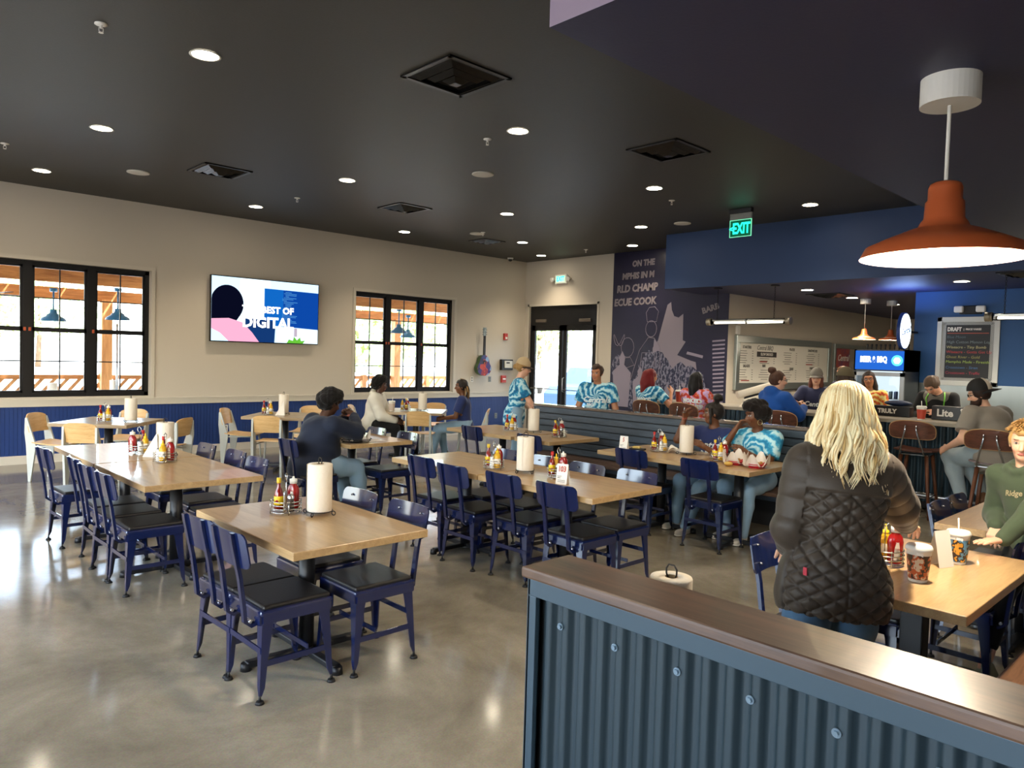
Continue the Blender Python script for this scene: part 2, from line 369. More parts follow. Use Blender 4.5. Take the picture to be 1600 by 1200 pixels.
def patio_chair():
    o = empty('patio_chair'); b = MB(); b.box((0, 0, .44), (.38, .38, .02), .008); b.build('seat', m_metal2, o)
    for sx in (-1, 1):
        for sy in (-1, 1): MB().cyl((sx * .16, sy * .16, .44), (sx * .2, sy * .2, 0), .018, .012).build('leg', m_metal2, o)
    MB().tube([(-.18, -.17, .44), (-.22, -.17, .72), (-.24, -.1, .84), (-.24, .1, .84), (-.22, .17, .72), (-.18, .17, .44)], .014).build('back_frame', m_metal2, o)
    MB().box((-.2, 0, .63), (.012, .1, .38), .003).build('back_splat', m_metal2, o)
    return o
pc = patio_chair()
for i, (x, y, a, l) in enumerate(((4.1, 14.7, 2.2, 'metal patio chair just behind the post in the left window'), (4.65, 14.9, .3, 'metal patio chair right of the post in the left window'), (2.2, 14.8, .2, 'metal patio chair at left end of the patio table'), (11.5, 15.3, 2, 'metal patio chair seen low in the right window'))):
    c = pc if i == 0 else copy_tree(pc); c.location = (x, y, 0); c.rotation_euler = (0, 0, a); tag(c, l, 'chair', 'metal patio chairs')
for i, (x, y, l) in enumerate(((2.9, 14.4, 'pale patio table with paper towel rolls outside left window'), (4.3, 15.4, 'second pale patio table beyond the post'), (10.6, 14.6, 'pale patio table outside the right window'))):
    o = empty('patio_table', (x, y, 0)); tag(o, l, 'table', 'patio tables'); MB().box((0, 0, .74), (1.1, .75, .04), .01).build('tabletop', mat('pale_tabletop', 'cfc9bd', .4), o)
    MB().cyl((0, 0, 0), (0, 0, .72), .04).build('column', m_dark, o); MB().cyl((0, 0, 0), (0, 0, .02), .25, seg=20).build('base', m_dark, o)
m_paper = mat('paper_towel', 'e9e3d8', .9, bump=(90, .15, (1, 1, 1)))
for i, (x, y, l) in enumerate(((2.62, 14.35, 'paper towel roll on the left of the patio table'), (2.98, 14.3, 'wider paper towel roll on the patio table'), (4.2, 15.3, 'paper towel roll on the patio table beyond the post'))):
    o = MB().cyl((0, 0, 0), (0, 0, .27), .075, seg=20).build('paper_towel_roll', m_paper, None, (x, y, .76)); tag(o, l, 'paper towel', 'patio paper towels')
o = empty('patio_pole', (4.22, 15.2, 0)); tag(o, 'thin dark metal pole standing on the patio right of the post', 'pole'); MB().cyl((0, 0, 0), (0, 0, 2.1), .02).build('pole', m_metal2, o); MB().cyl((0, 0, 0), (0, 0, .05), .1, .09).build('base', m_metal2, o)
# planting beyond
m_leaf = mat('foliage', '8fa866', .8, vary=(6, .8, 'b0c488', (1, 1, 1)))
m_bark = mat('bark', '5b4a3a', .9)
def tree(x, y, hgt, r, label, seed):
    rnd = random.Random(seed); o = empty('tree', (x, y, -.06)); tag(o, label, 'tree', 'trees beyond the car park')
    MB().tube([(0, 0, 0), (.1, 0, hgt * .4), (0, .1, hgt * .75)], [.2, .14, .06]).build('trunk', m_bark, o)
    cs = [Vector((rnd.gauss(0, r * .42), rnd.gauss(0, r * .42), hgt * rnd.uniform(.35, .95))) for _ in range(26)]
    b = MB()
    for c in cs:
        for k in range(34):
            d = Vector((rnd.gauss(0, 1), rnd.gauss(0, 1), rnd.gauss(0, 1))).normalized(); p = c + d * r * .34 * rnd.uniform(.6, 1.1)
            s = rnd.uniform(.12, .26); u = d.orthogonal().normalized() * s; v = d.cross(u)
            u = u + v * rnd.uniform(-.6, .6)
            q = [b.bm.verts.new(p + u), b.bm.verts.new(p + v), b.bm.verts.new(p - u), b.bm.verts.new(p - v + d * s * .6)]
            b.bm.faces.new(q)
    b.build('foliage', m_leaf, o)
TR = [(-9, 56, 6), (2, 60, 7), (7, 54, 5), (12, 62, 7), (19, 50, 6), (27, 40, 5.5), (24, 47, 7), (31, 42, 6.5), (36, 35, 6), (44, 44, 7), (52, 40, 7.5), (15, 26, 4.5)]
for i, (x, y, h) in enumerate(TR): tree(x, y, h, h * .5, ['pale sunlit tree far outside left of the left window', 'tall tree in the distance of the left window', 'low bushy tree behind the parking lot', 'broad tree far beyond the patio', 'bushy green tree seen in the left sash of the right window', 'green tree beyond the right window', 'distant tree beyond the patio roof', 'distant tree behind the door wall', 'tree seen through the left door pane', 'tall tree seen through the entrance doors', 'farthest tree seen through the right door', 'small bright green tree close outside the right window'][i], i)
# parked car outside the doors
def car(loc, rz, m, label):
    o = empty('car', loc, rz); tag(o, label, 'car', 'parked cars')
    prof = [(-2.2, .35), (-2.25, .75), (-1.9, .95), (-1.1, 1.02), (-.5, 1.48), (.9, 1.5), (1.6, 1.05), (2.15, .95), (2.2, .4), (1.9, .3), (-1.9, .3)]
    MB().prism(prof, lambda u, v, w: (u, w - .85, v), 1.7).build('body', m, o)
    MB().prism([(-1.0, 1.03), (-.45, 1.42), (.85, 1.44), (1.45, 1.05)], lambda u, v, w: (u, w - .87, v), 1.74).build('windows', mat('car_glass', '1a2026', .1), o)
    for x in (-1.4, 1.4):
        for y in (-.8, .8): MB().cyl((x, y - .1, .33), (x, y + .1, .33), .33, seg=20).build('wheel', m_dark, o)
car((17.5, 14.3, -.06), .3, mat('car_blue', '3d5f86', .3, metal=.3), 'blue parked car outside the right entrance door')
car((26, 26.5, -.06), .9, mat('car_white', 'd8dad8', .3), 'white parked car farther off outside the left entrance door')
# ================================================================ FURNITURE
m_chair = mat('blue_chair_enamel', '0e1b46', .18, metal=.0, spec=.6, coat=.7)
m_pad = mat('black_vinyl', '19181a', .42, bump=(120, .08, (1, 1, 1)))
m_bolt = mat('bright_bolt', 'c8cad0', .25, metal=1)
m_oak = wood('oak_tabletop', 'a3835a', 'c2a377', .28, 'Y', 1.0, coat=.25)
m_oakx = wood('oak_tabletop_cross', 'a3835a', 'c2a377', .28, 'X', 1.0, coat=.25)
m_oakold = wood('weathered_oak', '8a7459', 'b09a78', .3, 'X', 1.0, coat=.25)
m_cast = mat('black_cast_iron', '17181c', .45)
def blue_chair():
    o = empty('metal_dining_chair')
    # seat frame with down-turned apron
    b = MB(); b.box((0, 0, .43), (.385, .385, .03), .012); b.box((0, .186, .405), (.36, .012, .05)); b.box((0, -.186, .405), (.36, .012, .05)); b.box((.186, 0, .405), (.012, .36, .05)); b.box((-.186, 0, .405), (.012, .36, .05))
    b.build('seat_frame', m_chair, o)
    b = MB(); b.box((.005, 0, .453), (.36, .36, .026), .012, seg=3); b.build('seat_pad', m_pad, o)
    for sx in (-1, 1):
        for sy in (-1, 1):
            b = MB(); cx, cy = sx * .155, sy * .155; fx, fy = sx * .192, sy * .192
            # pressed angle leg: two tapering flanges meeting at the outer corner
            secs = [(.43, .07), (.36, .055), (.2, .036), (.07, .026), (.035, .012)]
            rows = []
            for z, w in secs:
                t = 1 - (z / .43); x = sx * (.178 + .020 * t); y = sy * (.178 + .020 * t)
                rows.append([(x - sx * w, y), (x, y), (x, y - sy * w), (x - sx * .008, y - sy * w), (x - sx * .008, y - sy * .008), (x - sx * w, y - sy * .008)])
            for r0, r1, (z0, _), (z1, _) in zip(rows, rows[1:], secs, secs[1:]):
                A = [b.bm.verts.new((p[0], p[1], z0)) for p in r0]; B = [b.bm.verts.new((p[0], p[1], z1)) for p in r1]
                for i in range(6): b.bm.faces.new((A[i], A[(i + 1) % 6], B[(i + 1) % 6], B[i]))
            lg = b.build('leg', m_chair, o)
            g = MB(); g.cyl((fx, fy, .04), (fx, fy, .012), .006, .008, 8); g.cyl((fx, fy, .014), (fx, fy, 0), .017, .023, 12); g.build('foot', m_dark, lg)
    b = MB()
    for sy in (-1, 1): b.box((0, sy * .184, .185), (.36, .008, .028))
    b.box((.06, 0, .215), (.008, .365, .024)); b.box((-.185, 0, .25), (.008, .36, .028))
    b.build('stretcher', m_chair, o)
    for sy in (-1, 1):
        y = sy * .105
        b = MB(); pts = [(-.15, .375), (-.205, .36), (-.235, .385), (-.24, .44), (-.262, .6), (-.30, .78), (-.307, .825)]
        # flat strap following pts
        prev = None
        for i, (x, z) in enumerate(pts):
            a, c = pts[max(0, i - 1)], pts[min(len(pts) - 1, i + 1)]
            d = Vector((c[0] - a[0], 0, c[1] - a[1])).normalized(); n = Vector((-d.z, 0, d.x)) * .009
            p = Vector((x, y, z)); row = [b.bm.verts.new(p + n + Vector((0, s, 0))) for s in (-.015, .015)] + [b.bm.verts.new(p - n + Vector((0, s, 0))) for s in (.015, -.015)]
            if prev:
                for k in range(4): b.bm.faces.new((prev[k], prev[(k + 1) % 4], row[(k + 1) % 4], row[k]))
            else: b.bm.faces.new(row)
            prev = row
        b.bm.faces.new(prev[::-1]); ps = b.build('back_post', m_chair, o)
        for p, q, r in (((-.215, y - .022, .385), (-.215, y + .022, .385), .008), ((-.29, y, .79), (-.272, y, .786), .006), ((-.268, y, .70), (-.25, y, .696), .006)): MB().cyl(p, q, r, seg=8).build('bolt', m_bolt, ps)
    b = MB()
    def f(u, v, w=0):
        y = (u - .5) * .385; z = .655 + v * .175
        x = -.258 - (z - .6) * .19 - .028 * (1 - (2 * (u - .5)) ** 2) + .02
        e = .03; # rounded corners
        cu, cv = abs(u - .5) * .385, v * .175
        return (x + w, y, z)
    nu, nv = 14, 6
    def fr(u, v, w):
        # squeeze the corners round
        y = (u - .5) * .385; zz = (v - .5) * .175; R = .035; ax, az = .1925 - R, .0875 - R
        ay_, az_ = abs(y), abs(zz)
        if ay_ > ax and az_ > az:
            dx, dz = ay_ - ax, az_ - az; m = max(dx, dz) ; l = math.hypot(dx, dz)
            k = m / l if l > 0 else 1; ay_, az_ = ax + dx * k, az + dz * k
        u2 = math.copysign(ay_, y) / .385 + .5; v2 = math.copysign(az_, zz) / .175 + .5
        return f(u2, v2, w)
    b.quadgrid(lambda u, v: fr(u, v, 0), nu, nv); b.quadgrid(lambda u, v: fr(u, v, .008), nu, nv)
    e0 = [(i / nu, 0) for i in range(nu)] + [(1, j / nv) for j in range(nv)] + [(1 - i / nu, 1) for i in range(nu)] + [(0, 1 - j / nv) for j in range(nv)]
    A = [b.bm.verts.new(fr(u, v, 0)) for u, v in e0]; B = [b.bm.verts.new(fr(u, v, .008)) for u, v in e0]
    for i in range(len(e0)): b.bm.faces.new((A[i], A[(i + 1) % len(e0)], B[(i + 1) % len(e0)], B[i]))
    b.build('backrest', m_chair, o)
    return o
proto_blue = blue_chair(); used = {}
def place(kind, proto, x, y, rz, label, cat, group):
    o = proto if kind not in used else copy_tree(proto); used[kind] = 1
    o.location = (x, y, 0); o.rotation_euler = (0, 0, rz); tag(o, label, cat, group); return o
def bc(x, y, deg, label, group='blue metal dining chairs'): return place('b', proto_blue, x, y, math.radians(deg), label, 'chair', group)
def table(x0, x1, y0, y1, label, bases=1, m=None, rz=0, colr=.045, group=None, square=False):
    cx, cy = (x0 + x1) / 2, (y0 + y1) / 2; w, l = x1 - x0, y1 - y0
    o = empty('dining_table', (cx, cy, 0), rz); tag(o, label, 'table', group)
    mm = m or (m_oak if l >= w else m_oakx)
    MB().box((0, 0, .74), (w, l, .042), .004).build('tabletop', mm, o)
    n = bases
    for k in range(n):
        off = (k - (n - 1) / 2) * max(w, l) / n
        px, py = (off, 0) if w > l else (0, off)
        b = MB()
        if square: b.box((px, py, .36), (.1, .1, .7), .006)
        else: b.cyl((px, py, .02), (px, py, .72), colr, seg=16)
        b.box((px, py, .715), (.3, .3, .01)); c = b.build('column', m_cast, o)
        b = MB(); R = min(w, l) * .44
        for a in range(4):
            r = Matrix.Rotation(a * PI / 2 + (0 if not square else 0), 3, 'Z')
            b.box(r @ Vector((R / 2, 0, .03)) + Vector((px, py, 0)), (R, .05, .035), .008, rot=r)
            q = r @ Vector((R, 0, 0)); b.cyl((q.x + px, q.y + py, 0), (q.x + px, q.y + py, .04), .03, .026, 12)
        b.build('base', m_cast, o)
    return o
T = {}
T[1] = table(1.62, 2.4, 3.12, 4.3, 'oak-topped table for four nearest the camera, with an upright paper towel roll')
table(1.62, 2.45, 5.2, 6.4, 'near half of the long oak table pair at far left, holding the caddies', 1, group='long table at the left'); 
table(1.62, 2.45, 6.42, 7.7, 'far half of the long oak table pair at far left, nearer the window', 1, group='long table at the left')
table(3.8, 4.6, 3.15, 4.32, 'near half of the long table in the middle, with the 103 card', 1, group='long table in the middle')
table(3.8, 4.6, 4.34, 5.5, 'far half of the long table in the middle, behind the 103 card', 1, group='long table in the middle')
table(3.95, 4.72, 6.45, 7.65, 'oak table where the person in the navy shirt eats')
table(5.95, 6.82, 6.2, 7.4, 'booth table at the far end of the slatted bench')
table(5.95, 6.82, 5.58, 6.14, 'narrow booth table, second from the far end of the slatted bench')
table(5.9, 6.78, 3.84, 4.85, 'booth table with the number 5 card')
table(5.85, 6.76, 3.12, 3.8, 'booth table carrying two red food baskets')
table(3.18, 4.37, .78, 1.5, 'bright oak table beside the blonde woman, with two drink cups', 1, square=True)
table(4.97, 6.2, .7, 1.42, 'oak table behind the boy, left end hidden by nothing and bare on top'.replace('left end hidden by nothing and ', ''), 1)
table(6.25, 7.45, .7, 1.42, 'oak table farther right behind the boy in green, mostly hidden')
table(1.79, 2.36, .9, 1.5, 'table hidden behind the corrugated half wall, under the towel roll')
m45 = math.radians(-44)
for i, (x, y, l) in enumerate(((2.69, 10.0, 'weathered oak table under the left window'), (5.0, 9.95, 'weathered oak table under the television'), (7.27, 9.85, 'weathered oak table under the right window, between two seated people'))):
    table(x - .47, x + .47, y - .47, y + .47, l, 1, m_oakold, m45, .05)
# blue chairs
for x, y, a, l in [
    (1.75, 3.50, 0, 'blue metal chair nearest the camera, front left of the near table'),
    (1.74, 3.86, 2, 'blue metal chair second from front on the left of the near table'),
    (2.25, 3.47, 180, 'blue metal chair at the front right of the near table'),
    (2.24, 3.97, 180, 'blue metal chair at the back right of the near table'),
    (1.74, 5.52, 0, 'left side of the long left table, blue chair nearest the camera'),
    (1.74, 5.96, 1, 'left side of the long left table, second blue chair from the camera'),
    (1.76, 6.36, -2, 'left side of the long left table, third blue chair from the camera'),
    (1.70, 7.12, 3, 'left side of the long left table, farthest blue chair, pulled out'),
    (2.32, 5.62, 180, 'right side of the long left table, blue chair nearest the camera'),
    (2.36, 6.12, 180, 'right side of the long left table, middle blue chair'),
    (2.33, 6.68, 180, 'right side of the long left table, farthest blue chair'),
    (4.02, 3.44, 0, 'left side of the middle table, blue chair nearest the camera'),
    (4.02, 3.98, 0, 'left side of the middle table, second blue chair'),
    (3.97, 4.52, 0, 'left side of the middle table, third blue chair'),
    (4.05, 5.04, 0, 'left side of the middle table, farthest blue chair'),
    (4.44, 3.46, 180, 'right side of the middle table, blue chair nearest the camera'),
    (4.40, 3.94, 180, 'right side of the middle table, second blue chair'),
    (4.42, 4.42, 180, 'right side of the middle table, third blue chair'),
    (4.44, 4.95, 180, 'right side of the middle table, farthest blue chair'),
    (3.68, 6.72, 0, 'blue metal chair carrying the person in the navy shirt'),
    (4.52, 6.64, 180, 'blue chair across from the person in navy, nearer the camera'),
    (4.50, 7.22, 180, 'blue chair across from the person in navy, nearer the window'),
    (6.18, 6.86, 0, 'blue chair at the far end booth table'),
    (6.14, 5.82, 0, 'blue chair at the narrow booth table, hidden behind the towel roll'),
    (6.09, 4.36, 0, 'blue chair at the booth table with the number 5 card'),
    (6.03, 3.56, 0, 'blue chair in front of the booth women, by the red baskets'),
    (3.56, 1.50, -90, 'blue metal chair standing alone to the left of the blonde woman'),
    (4.03, 1.42, -90, 'blue chair tucked at the table right behind the blonde woman'),
    (4.60, 1.16, 90, 'blue chair at the end of the table beside the boy in green'),
    (5.36, 1.23, -90, 'blue chair at the bare oak table, leftmost of the row'),
    (5.74, 1.23, -90, 'blue chair at the bare oak table, second of the row'),
    (6.78, 1.17, -90, 'blue chair just left of the head of the boy in green')]:
    bc(x, y, a, l)
# plywood chairs by the windows
m_ply = wood('light_plywood', 'c79a5e', 'dfb981', .4, 'Y', 1.2); m_greysteel = mat('pale_grey_steel', 'b9bdb8', .4)
def ply_chair():
    o = empty('plywood_chair')
    b = MB()
    def sf(u, v, w=0): x = -.2 + .42 * u; y = (v - .5) * (.40 + .03 * u); return (x, y, .455 + .02 * (2 * u - 1) ** 2 - (.02 * u ** 3) + w)
    b.quadgrid(lambda u, v: sf(u, v), 8, 6); b.quadgrid(lambda u, v: sf(u, v, .014), 8, 6)
    for (u0, u1, f) in ((0, 1, lambda t: (t, 0)), (0, 1, lambda t: (t, 1)), (0, 1, lambda t: (0, t)), (0, 1, lambda t: (1, t))):
        b.quadgrid(lambda a, c: sf(*f(a), w=.014 * c), 8, 1)
    b.build('seat', m_ply, o)
    b = MB()
    def bf(u, v, w=0):
        y = (u - .5) * (.40 - .05 * v * v); z = .60 + .23 * v - (.03 * (abs(2 * u - 1)) ** 4 if v > .9 else 0) * (v)
        return (-.235 - (z - .6) * .25 - .03 * (1 - (2 * u - 1) ** 2) + w, y, z)
    b.quadgrid(lambda u, v: bf(u, v), 12, 6); b.quadgrid(lambda u, v: bf(u, v, .012), 12, 6)
    for f in (lambda t: (t, 0), lambda t: (t, 1), lambda t: (0, t), lambda t: (1, t)): b.quadgrid(lambda a, c: bf(*f(a), w=.012 * c), 12, 1)
    b.build('backrest', m_ply, o)
    for sy in (-1, 1):
        # blade-like rear legs, broad at seat height
        y = sy * .185
        MB().prism([(-.245, 0), (-.215, 0), (-.15, .44), (-.26, .78), (-.285, .78), (-.29, .6), (-.27, .44)], lambda u, v, w, y=y: (u, y - .012 + w, v), .024).build('rear_leg', m_greysteel, o)
        MB().cyl((.17, sy * .16, .45), (.2, sy * .19, 0), .013, .012).build('front_leg', m_greysteel, o)
    b = MB(); b.tube([(-.2, -.18, .43), (.17, -.16, .44)], .011); b.tube([(-.2, .18, .43), (.17, .16, .44)], .011); b.tube([(.17, -.16, .44), (.17, .16, .44)], .011); b.build('seat_rail', m_greysteel, o)
    return o
proto_ply = ply_chair()
R_, F_ = (math.cos(m45), math.sin(m45)), (-math.sin(m45), math.cos(m45))
def pl(cx, cy, r, f, deg, l): place('p', proto_ply, cx + R_[0] * r + F_[0] * f, cy + R_[1] * r + F_[1] * f, m45 + math.radians(deg), l, 'chair', 'plywood chairs by the windows')
pl(2.69, 10.0, -0.66, 0.05, 0, 'plywood chair at the left side of the table under the left window')
pl(2.69, 10.0, 0.22, -0.7, 90, 'plywood chair seen from behind at the table under the left window')
pl(2.69, 10.0, -0.2, 0.72, -90, 'plywood chair on the window side of the table under the left window')
pl(2.69, 10.0, 0.68, 0.0, 175, 'plywood chair at the right side of the table under the left window')
pl(5.0, 9.95, -0.62, 0.05, 0, 'plywood chair at the left side of the table under the television')
pl(5.0, 9.95, 0.06, -0.7, 90, 'plywood chair seen from behind at the table under the television')
pl(5.0, 9.95, 0.12, 0.72, -90, 'plywood chair on the wall side of the table under the television')
pl(7.27, 9.85, -0.8, -0.02, 0, 'plywood chair under the person in the white hoodie')
pl(7.27, 9.85, 0.16, -0.72, 90, 'plywood chair seen from behind between the two people at the window')
pl(7.27, 9.85, 0.2, 0.78, -90, 'plywood chair on the window side of the table with two people')
pl(7.27, 9.85, -0.2, 0.8, -90, 'plywood chair at the window, half hidden behind the person in the white hoodie')
pl(7.27, 9.85, 0.9, 0.0, 180, 'plywood chair carrying the woman with long braids')
# ---------------------------------------------------------------- booth bench
m_slat = wood('stained_slats', '27303a', '45505c', .38, 'Y', 1.0, coat=.2); m_seatw = wood('brown_bench_wood', '3a2a20', '5e4636', .4, 'Y', 1.0)
o = empty('booth_bench', (7.1, 5.1, 0)); tag(o, 'long dark slatted wooden booth bench between the dining tables and the bar', 'bench')
BY0, BY1 = -2.4, 1.95
for k in range(9): MB().box((.1, (BY0 + BY1) / 2, 1.0 - k * .085), (.03, BY1 - BY0, .074), .004).build('slat', m_slat, o)
MB().box((.16, (BY0 + BY1) / 2, 1.055), (.16, BY1 - BY0 + .02, .03), .005).build('top_cap', wood('cap_wood', '4b4038', '7b6a5c', .25, 'Y', 1, coat=.5), o)
MB().box((.17, (BY0 + BY1) / 2, .53), (.08, BY1 - BY0, 1.03)).build('back_panel', m_dark, o)
for k in range(4): MB().box((-.30 + k * .11, (BY0 + BY1) / 2, .43), (.1, BY1 - BY0, .035), .004).build('seat_slat', m_seatw, o)
for k in range(5): MB().box((-.14, BY0 + .1 + k * (BY1 - BY0 - .2) / 4, .2), (.4, .05, .41)).build('leg', m_dark, o)
# ---------------------------------------------------------------- half wall in the foreground
m_corr = mat('blue_grey_corrugated_steel', '2b3a43', .42, metal=.25, spec=.6)
m_cap = wood('dark_stained_cap', '41322a', '6a503f', .3, 'Y', .8, coat=.5)
o = empty('half_wall', (1.66, -.8, 0)); tag(o, 'foreground half wall faced with blue grey corrugated steel under a stained wood cap', 'half wall')
L0, L1 = -2.6, 2.325
MB().box((-.013, (L0 + L1) / 2, 1.058), (.214, L1 - L0 + .04, .034), .008).build('cap', m_cap, o)
b = MB(); per = .066
def cf(u, v):
    y = L0 + (L1 - .03 - L0) * u; t = (y / per) % 1
    w = max(-1, min(1, 1.7 * math.sin(2 * PI * t))); return (-.075 - .011 * w, y, .03 + 1.0 * v)
b.quadgrid(cf, 900, 1); b.build('corrugated_panel', m_corr, o)
MB().box((.0, (L0 + L1) / 2, .52), (.12, L1 - L0 - .02, 1.04)).build('core', m_dark, o)
b = MB(); b.box((-.098, (L0 + L1) / 2, 1.015), (.018, L1 - L0, .05), .002); b.box((-.098, L1 - .017, .5), (.018, .034, .98), .002); b.box((-.012, L1 - .004, .52), (.19, .012, 1.04), .002); b.box((-.098, (L0 + L1) / 2, .02), (.018, L1 - L0, .05), .002)
b.build('trim_frame', mat('blue_grey_trim', '394b58', .35, metal=.2, spec=.6), o)
for k in range(9):
    b = MB(); b.cyl((-.084, 0, 0), (-.091, 0, 0), .0105, seg=14); b.cyl((-.091, 0, 0), (-.097, 0, 0), .0065, seg=6, smooth=False)
    b.build('screw', mat('screw_zinc', '7d8f9c', .3, metal=.8), o, (0, L1 - .119 - k * per * 3, .923))
# wooden bench at right, end of the half wall
o = empty('slat_bench', (3.2, .4, 0)); tag(o, 'brown slatted wooden bench at the lower right corner', 'bench')
m_slat2 = wood('bench_slats_brown', '4a3325', '7a5a44', .4, 'X', 1.0)
for k in range(5): MB().box((0, .28 - k * .125, .435), (2.7, .11, .035), .005).build('seat_slat', m_slat2, o)
MB().box((0, .335, .40), (2.7, .02, .09), .003).build('front_rail', m_slat2, o)
for x in (-1.2, 0, 1.2): MB().box((x, .02, .21), (.06, .5, .42)).build('leg', m_dark, o)
# ---------------------------------------------------------------- bar
o = empty('bar_counter', (9.6, 3, 0)); tag(o, 'long bar counter with pale top and corrugated dark steel front', 'counter')
MB().box((.33, .4, 1.05), (.70, 7.2, .045), .006).build('countertop', mat('pale_counter', 'a59c8c', .3, vary=(5, .4, '857c6d', (1, 1, 1))), o)
b = MB()
b.quadgrid(lambda u, v: (.12 - .011 * math.sin(2 * PI * u * 6.9 / .076), -3.0 + 6.9 * u, .1 + .92 * v), 900, 1); b.build('corrugated_front', mat('dark_corrugated', '2e4350', .4, metal=.4), o)
MB().box((.38, .4, .52), (.5, 6.9, 1.0)).build('core', m_dark, o)
MB().tube([(-.08, -3, .2), (-.08, 3.9, .2)], .02).build('foot_rail', m_steel, o)
m_wal = wood('walnut_ply', '3c231a', '6a4030', .35, 'Y', 1.0, coat=.3); m_wall = wood('walnut_leg', '4a2a1c', '7a4a30', .4, 'Z', 1.0); m_edge = mat('ply_edge', 'a98458', .5)
def stool():
    o = empty('bar_stool')
    b = MB()
    def sf(u, v, w=0): x = -.2 + .42 * u; y = (v - .5) * .44; return (x, y * (1 - .1 * abs(2 * u - 1) ** 3), .735 + .02 * (2 * v - 1) ** 2 + .012 * (2 * u - 1) ** 2 + w)
    b.quadgrid(lambda u, v: sf(u, v), 8, 8); b.quadgrid(lambda u, v: sf(u, v, .016), 8, 8)
    for f in (lambda t: (t, 0), lambda t: (t, 1), lambda t: (0, t), lambda t: (1, t)): b.quadgrid(lambda a, c: sf(*f(a), w=.016 * c), 8, 1)
    b.build('seat', m_wal, o)
    b = MB(); N = 36; Wb, Hb, Rb = .235, .1, .085
    def ring(s):
        out = []
        for k in range(N):
            a = 2 * PI * k / N; ca, sa = math.cos(a), math.sin(a)
            n_ = 3.6; y = math.copysign(abs(ca) ** (2 / n_), ca) * Wb * s; z = math.copysign(abs(sa) ** (2 / n_), sa) * Hb * s
            z -= .022 * (y / Wb) ** 2; out.append((y, z))
        return out
    def P(y, z, w): return (-.30 + .05 * (y / Wb) ** 2 - (z * .2) + w, y, 1.01 + z)
    for w in (0, .013):
        prev = [b.bm.verts.new(P(0, 0, w))]
        for s in (.35, .7, 1):
            cur = [b.bm.verts.new(P(y, z, w)) for y, z in ring(s)]
            for k in range(N):
                if len(prev) == 1: b.bm.faces.new((prev[0], cur[k], cur[(k + 1) % N]))
                else: b.bm.faces.new((prev[k], cur[k], cur[(k + 1) % N], prev[(k + 1) % N]))
            prev = cur
    bk = b.build('backrest', m_wal, o)
    b = MB(); b.tube([P(y, z, .0065) for y, z in ring(1.005)], .0075, 6, closed=True); b.build('backrest_edge', m_edge, bk)
    for sy in (-1, 1):
        MB().tube([(-.31, sy * .055, 1.06), (-.312, sy * .058, 1.0), (-.29, sy * .09, .87), (-.22, sy * .125, .73), (-.12, sy * .13, .715), (.1, sy * .13, .715)], .0095).build('back_strut', m_bolt, o)
    for sx in (-1, 1):
        for sy in (-1, 1): MB().cyl((sx * .13, sy * .13, .72), (sx * .21, sy * .2, 0), .022, .015).build('leg', m_wall, o)
    MB().tube([(-.185, -.178, .24), (.185, -.178, .24), (.185, .178, .24), (-.185, .178, .24)], .007, 8, closed=True).build('foot_ring', m_bolt, o)
    MB().box((0, 0, .715), (.3, .3, .012), .003).build('seat_plate', m_steel, o)
    return o
ps_ = stool()
for x, y, a, l in ((9.25, 6.50, 0, 'walnut bar stool behind the red-haired woman'), (9.25, 5.85, 0, 'walnut bar stool behind the woman in the colourful tee'), (9.2, 4.42, 4, 'walnut bar stool carrying the person in the blue hoodie'), (9.25, 3.62, 0, 'walnut bar stool hidden behind the blonde woman, under the man in the olive cap'), (9.25, 2.86, 4, 'empty walnut bar stool to the right of the blonde woman'), (8.8, 1.98, 3, 'walnut bar stool under the bearded man')):
    place('s', ps_, x, y, math.radians(a), l, 'bar stool', 'walnut bar stools')
# ================================================================ CEILING FIXTURES
m_led = emitm('led_disc', 'fff0d6', 38); m_ledtrim = mat('white_trim', 'dcd8cc', .5)
def downlight(x, y, z, label, e=42):
    o = empty('recessed_light', (x, y, z)); tag(o, label, 'ceiling light', 'recessed ceiling lights')
    MB().lathe([(.1, -.001), (.112, -.008), (.096, -.01), (.092, -.002)]).build('trim_ring', m_ledtrim, o)
    b = MB(); b.lathe([(0, -.006), (.094, -.006)], seg=24); b.build('lens', m_led, o)
    L = bpy.data.lights.get('downlight_%d' % e)
    if L is None:
        L = bpy.data.lights.new('downlight_%d' % e, 'SPOT'); L.energy = e; L.color = (1, .84, .62); L.spot_size = math.radians(112); L.spot_blend = .8; L.shadow_soft_size = .08
    lo = bpy.data.objects.new('light_source', L); COL.objects.link(lo); lo.parent = o; lo.location = (0, 0, -.04)
rows = {2.14: [5.62, 8.28, 10.9, 2.9], 4.94: [5.17, 8.27, 10.9, 2.6], 7.7: [5.55, 8.25, 10.92, 2.9], 9.8: [4.5, 7.3, 10.05], 11.3: [8.6, 11.0], -.8: [5.6, 8.3, 10.9, 1.5]}
_w = {2.14: 'first row', 4.94: 'second row', 7.7: 'third row', 9.8: 'fourth row', 11.3: 'row beside the doors', -.8: 'row above the viewer'}
_n = {}
for x, ys in rows.items():
    for y in ys:
        near = {0: 'closest to the window wall', 1: 'second from the window wall', 2: 'third from the window wall', 3: 'farthest from the window wall'}[sorted(ys, reverse=True).index(y)]
        downlight(x, y, H, 'recessed ceiling light in the %s, %s' % (_w[x], near), 58 if y < 10 else 84)
for x, y, l in ((11.9, 5.45, 'first in front of the menu'), (13.6, 5.4, 'second in front of the menu'), (15.4, 5.3, 'third and farthest in front of the menu'), (11.7, 3.15, 'above the bar by the chalkboard'), (11.7, .6, 'above the hidden end of the bar'), (17.5, 5.3, 'beyond the menu, near the cap display')):
    downlight(x, y, ZS, 'recessed light in the low navy ceiling, ' + l, 150)
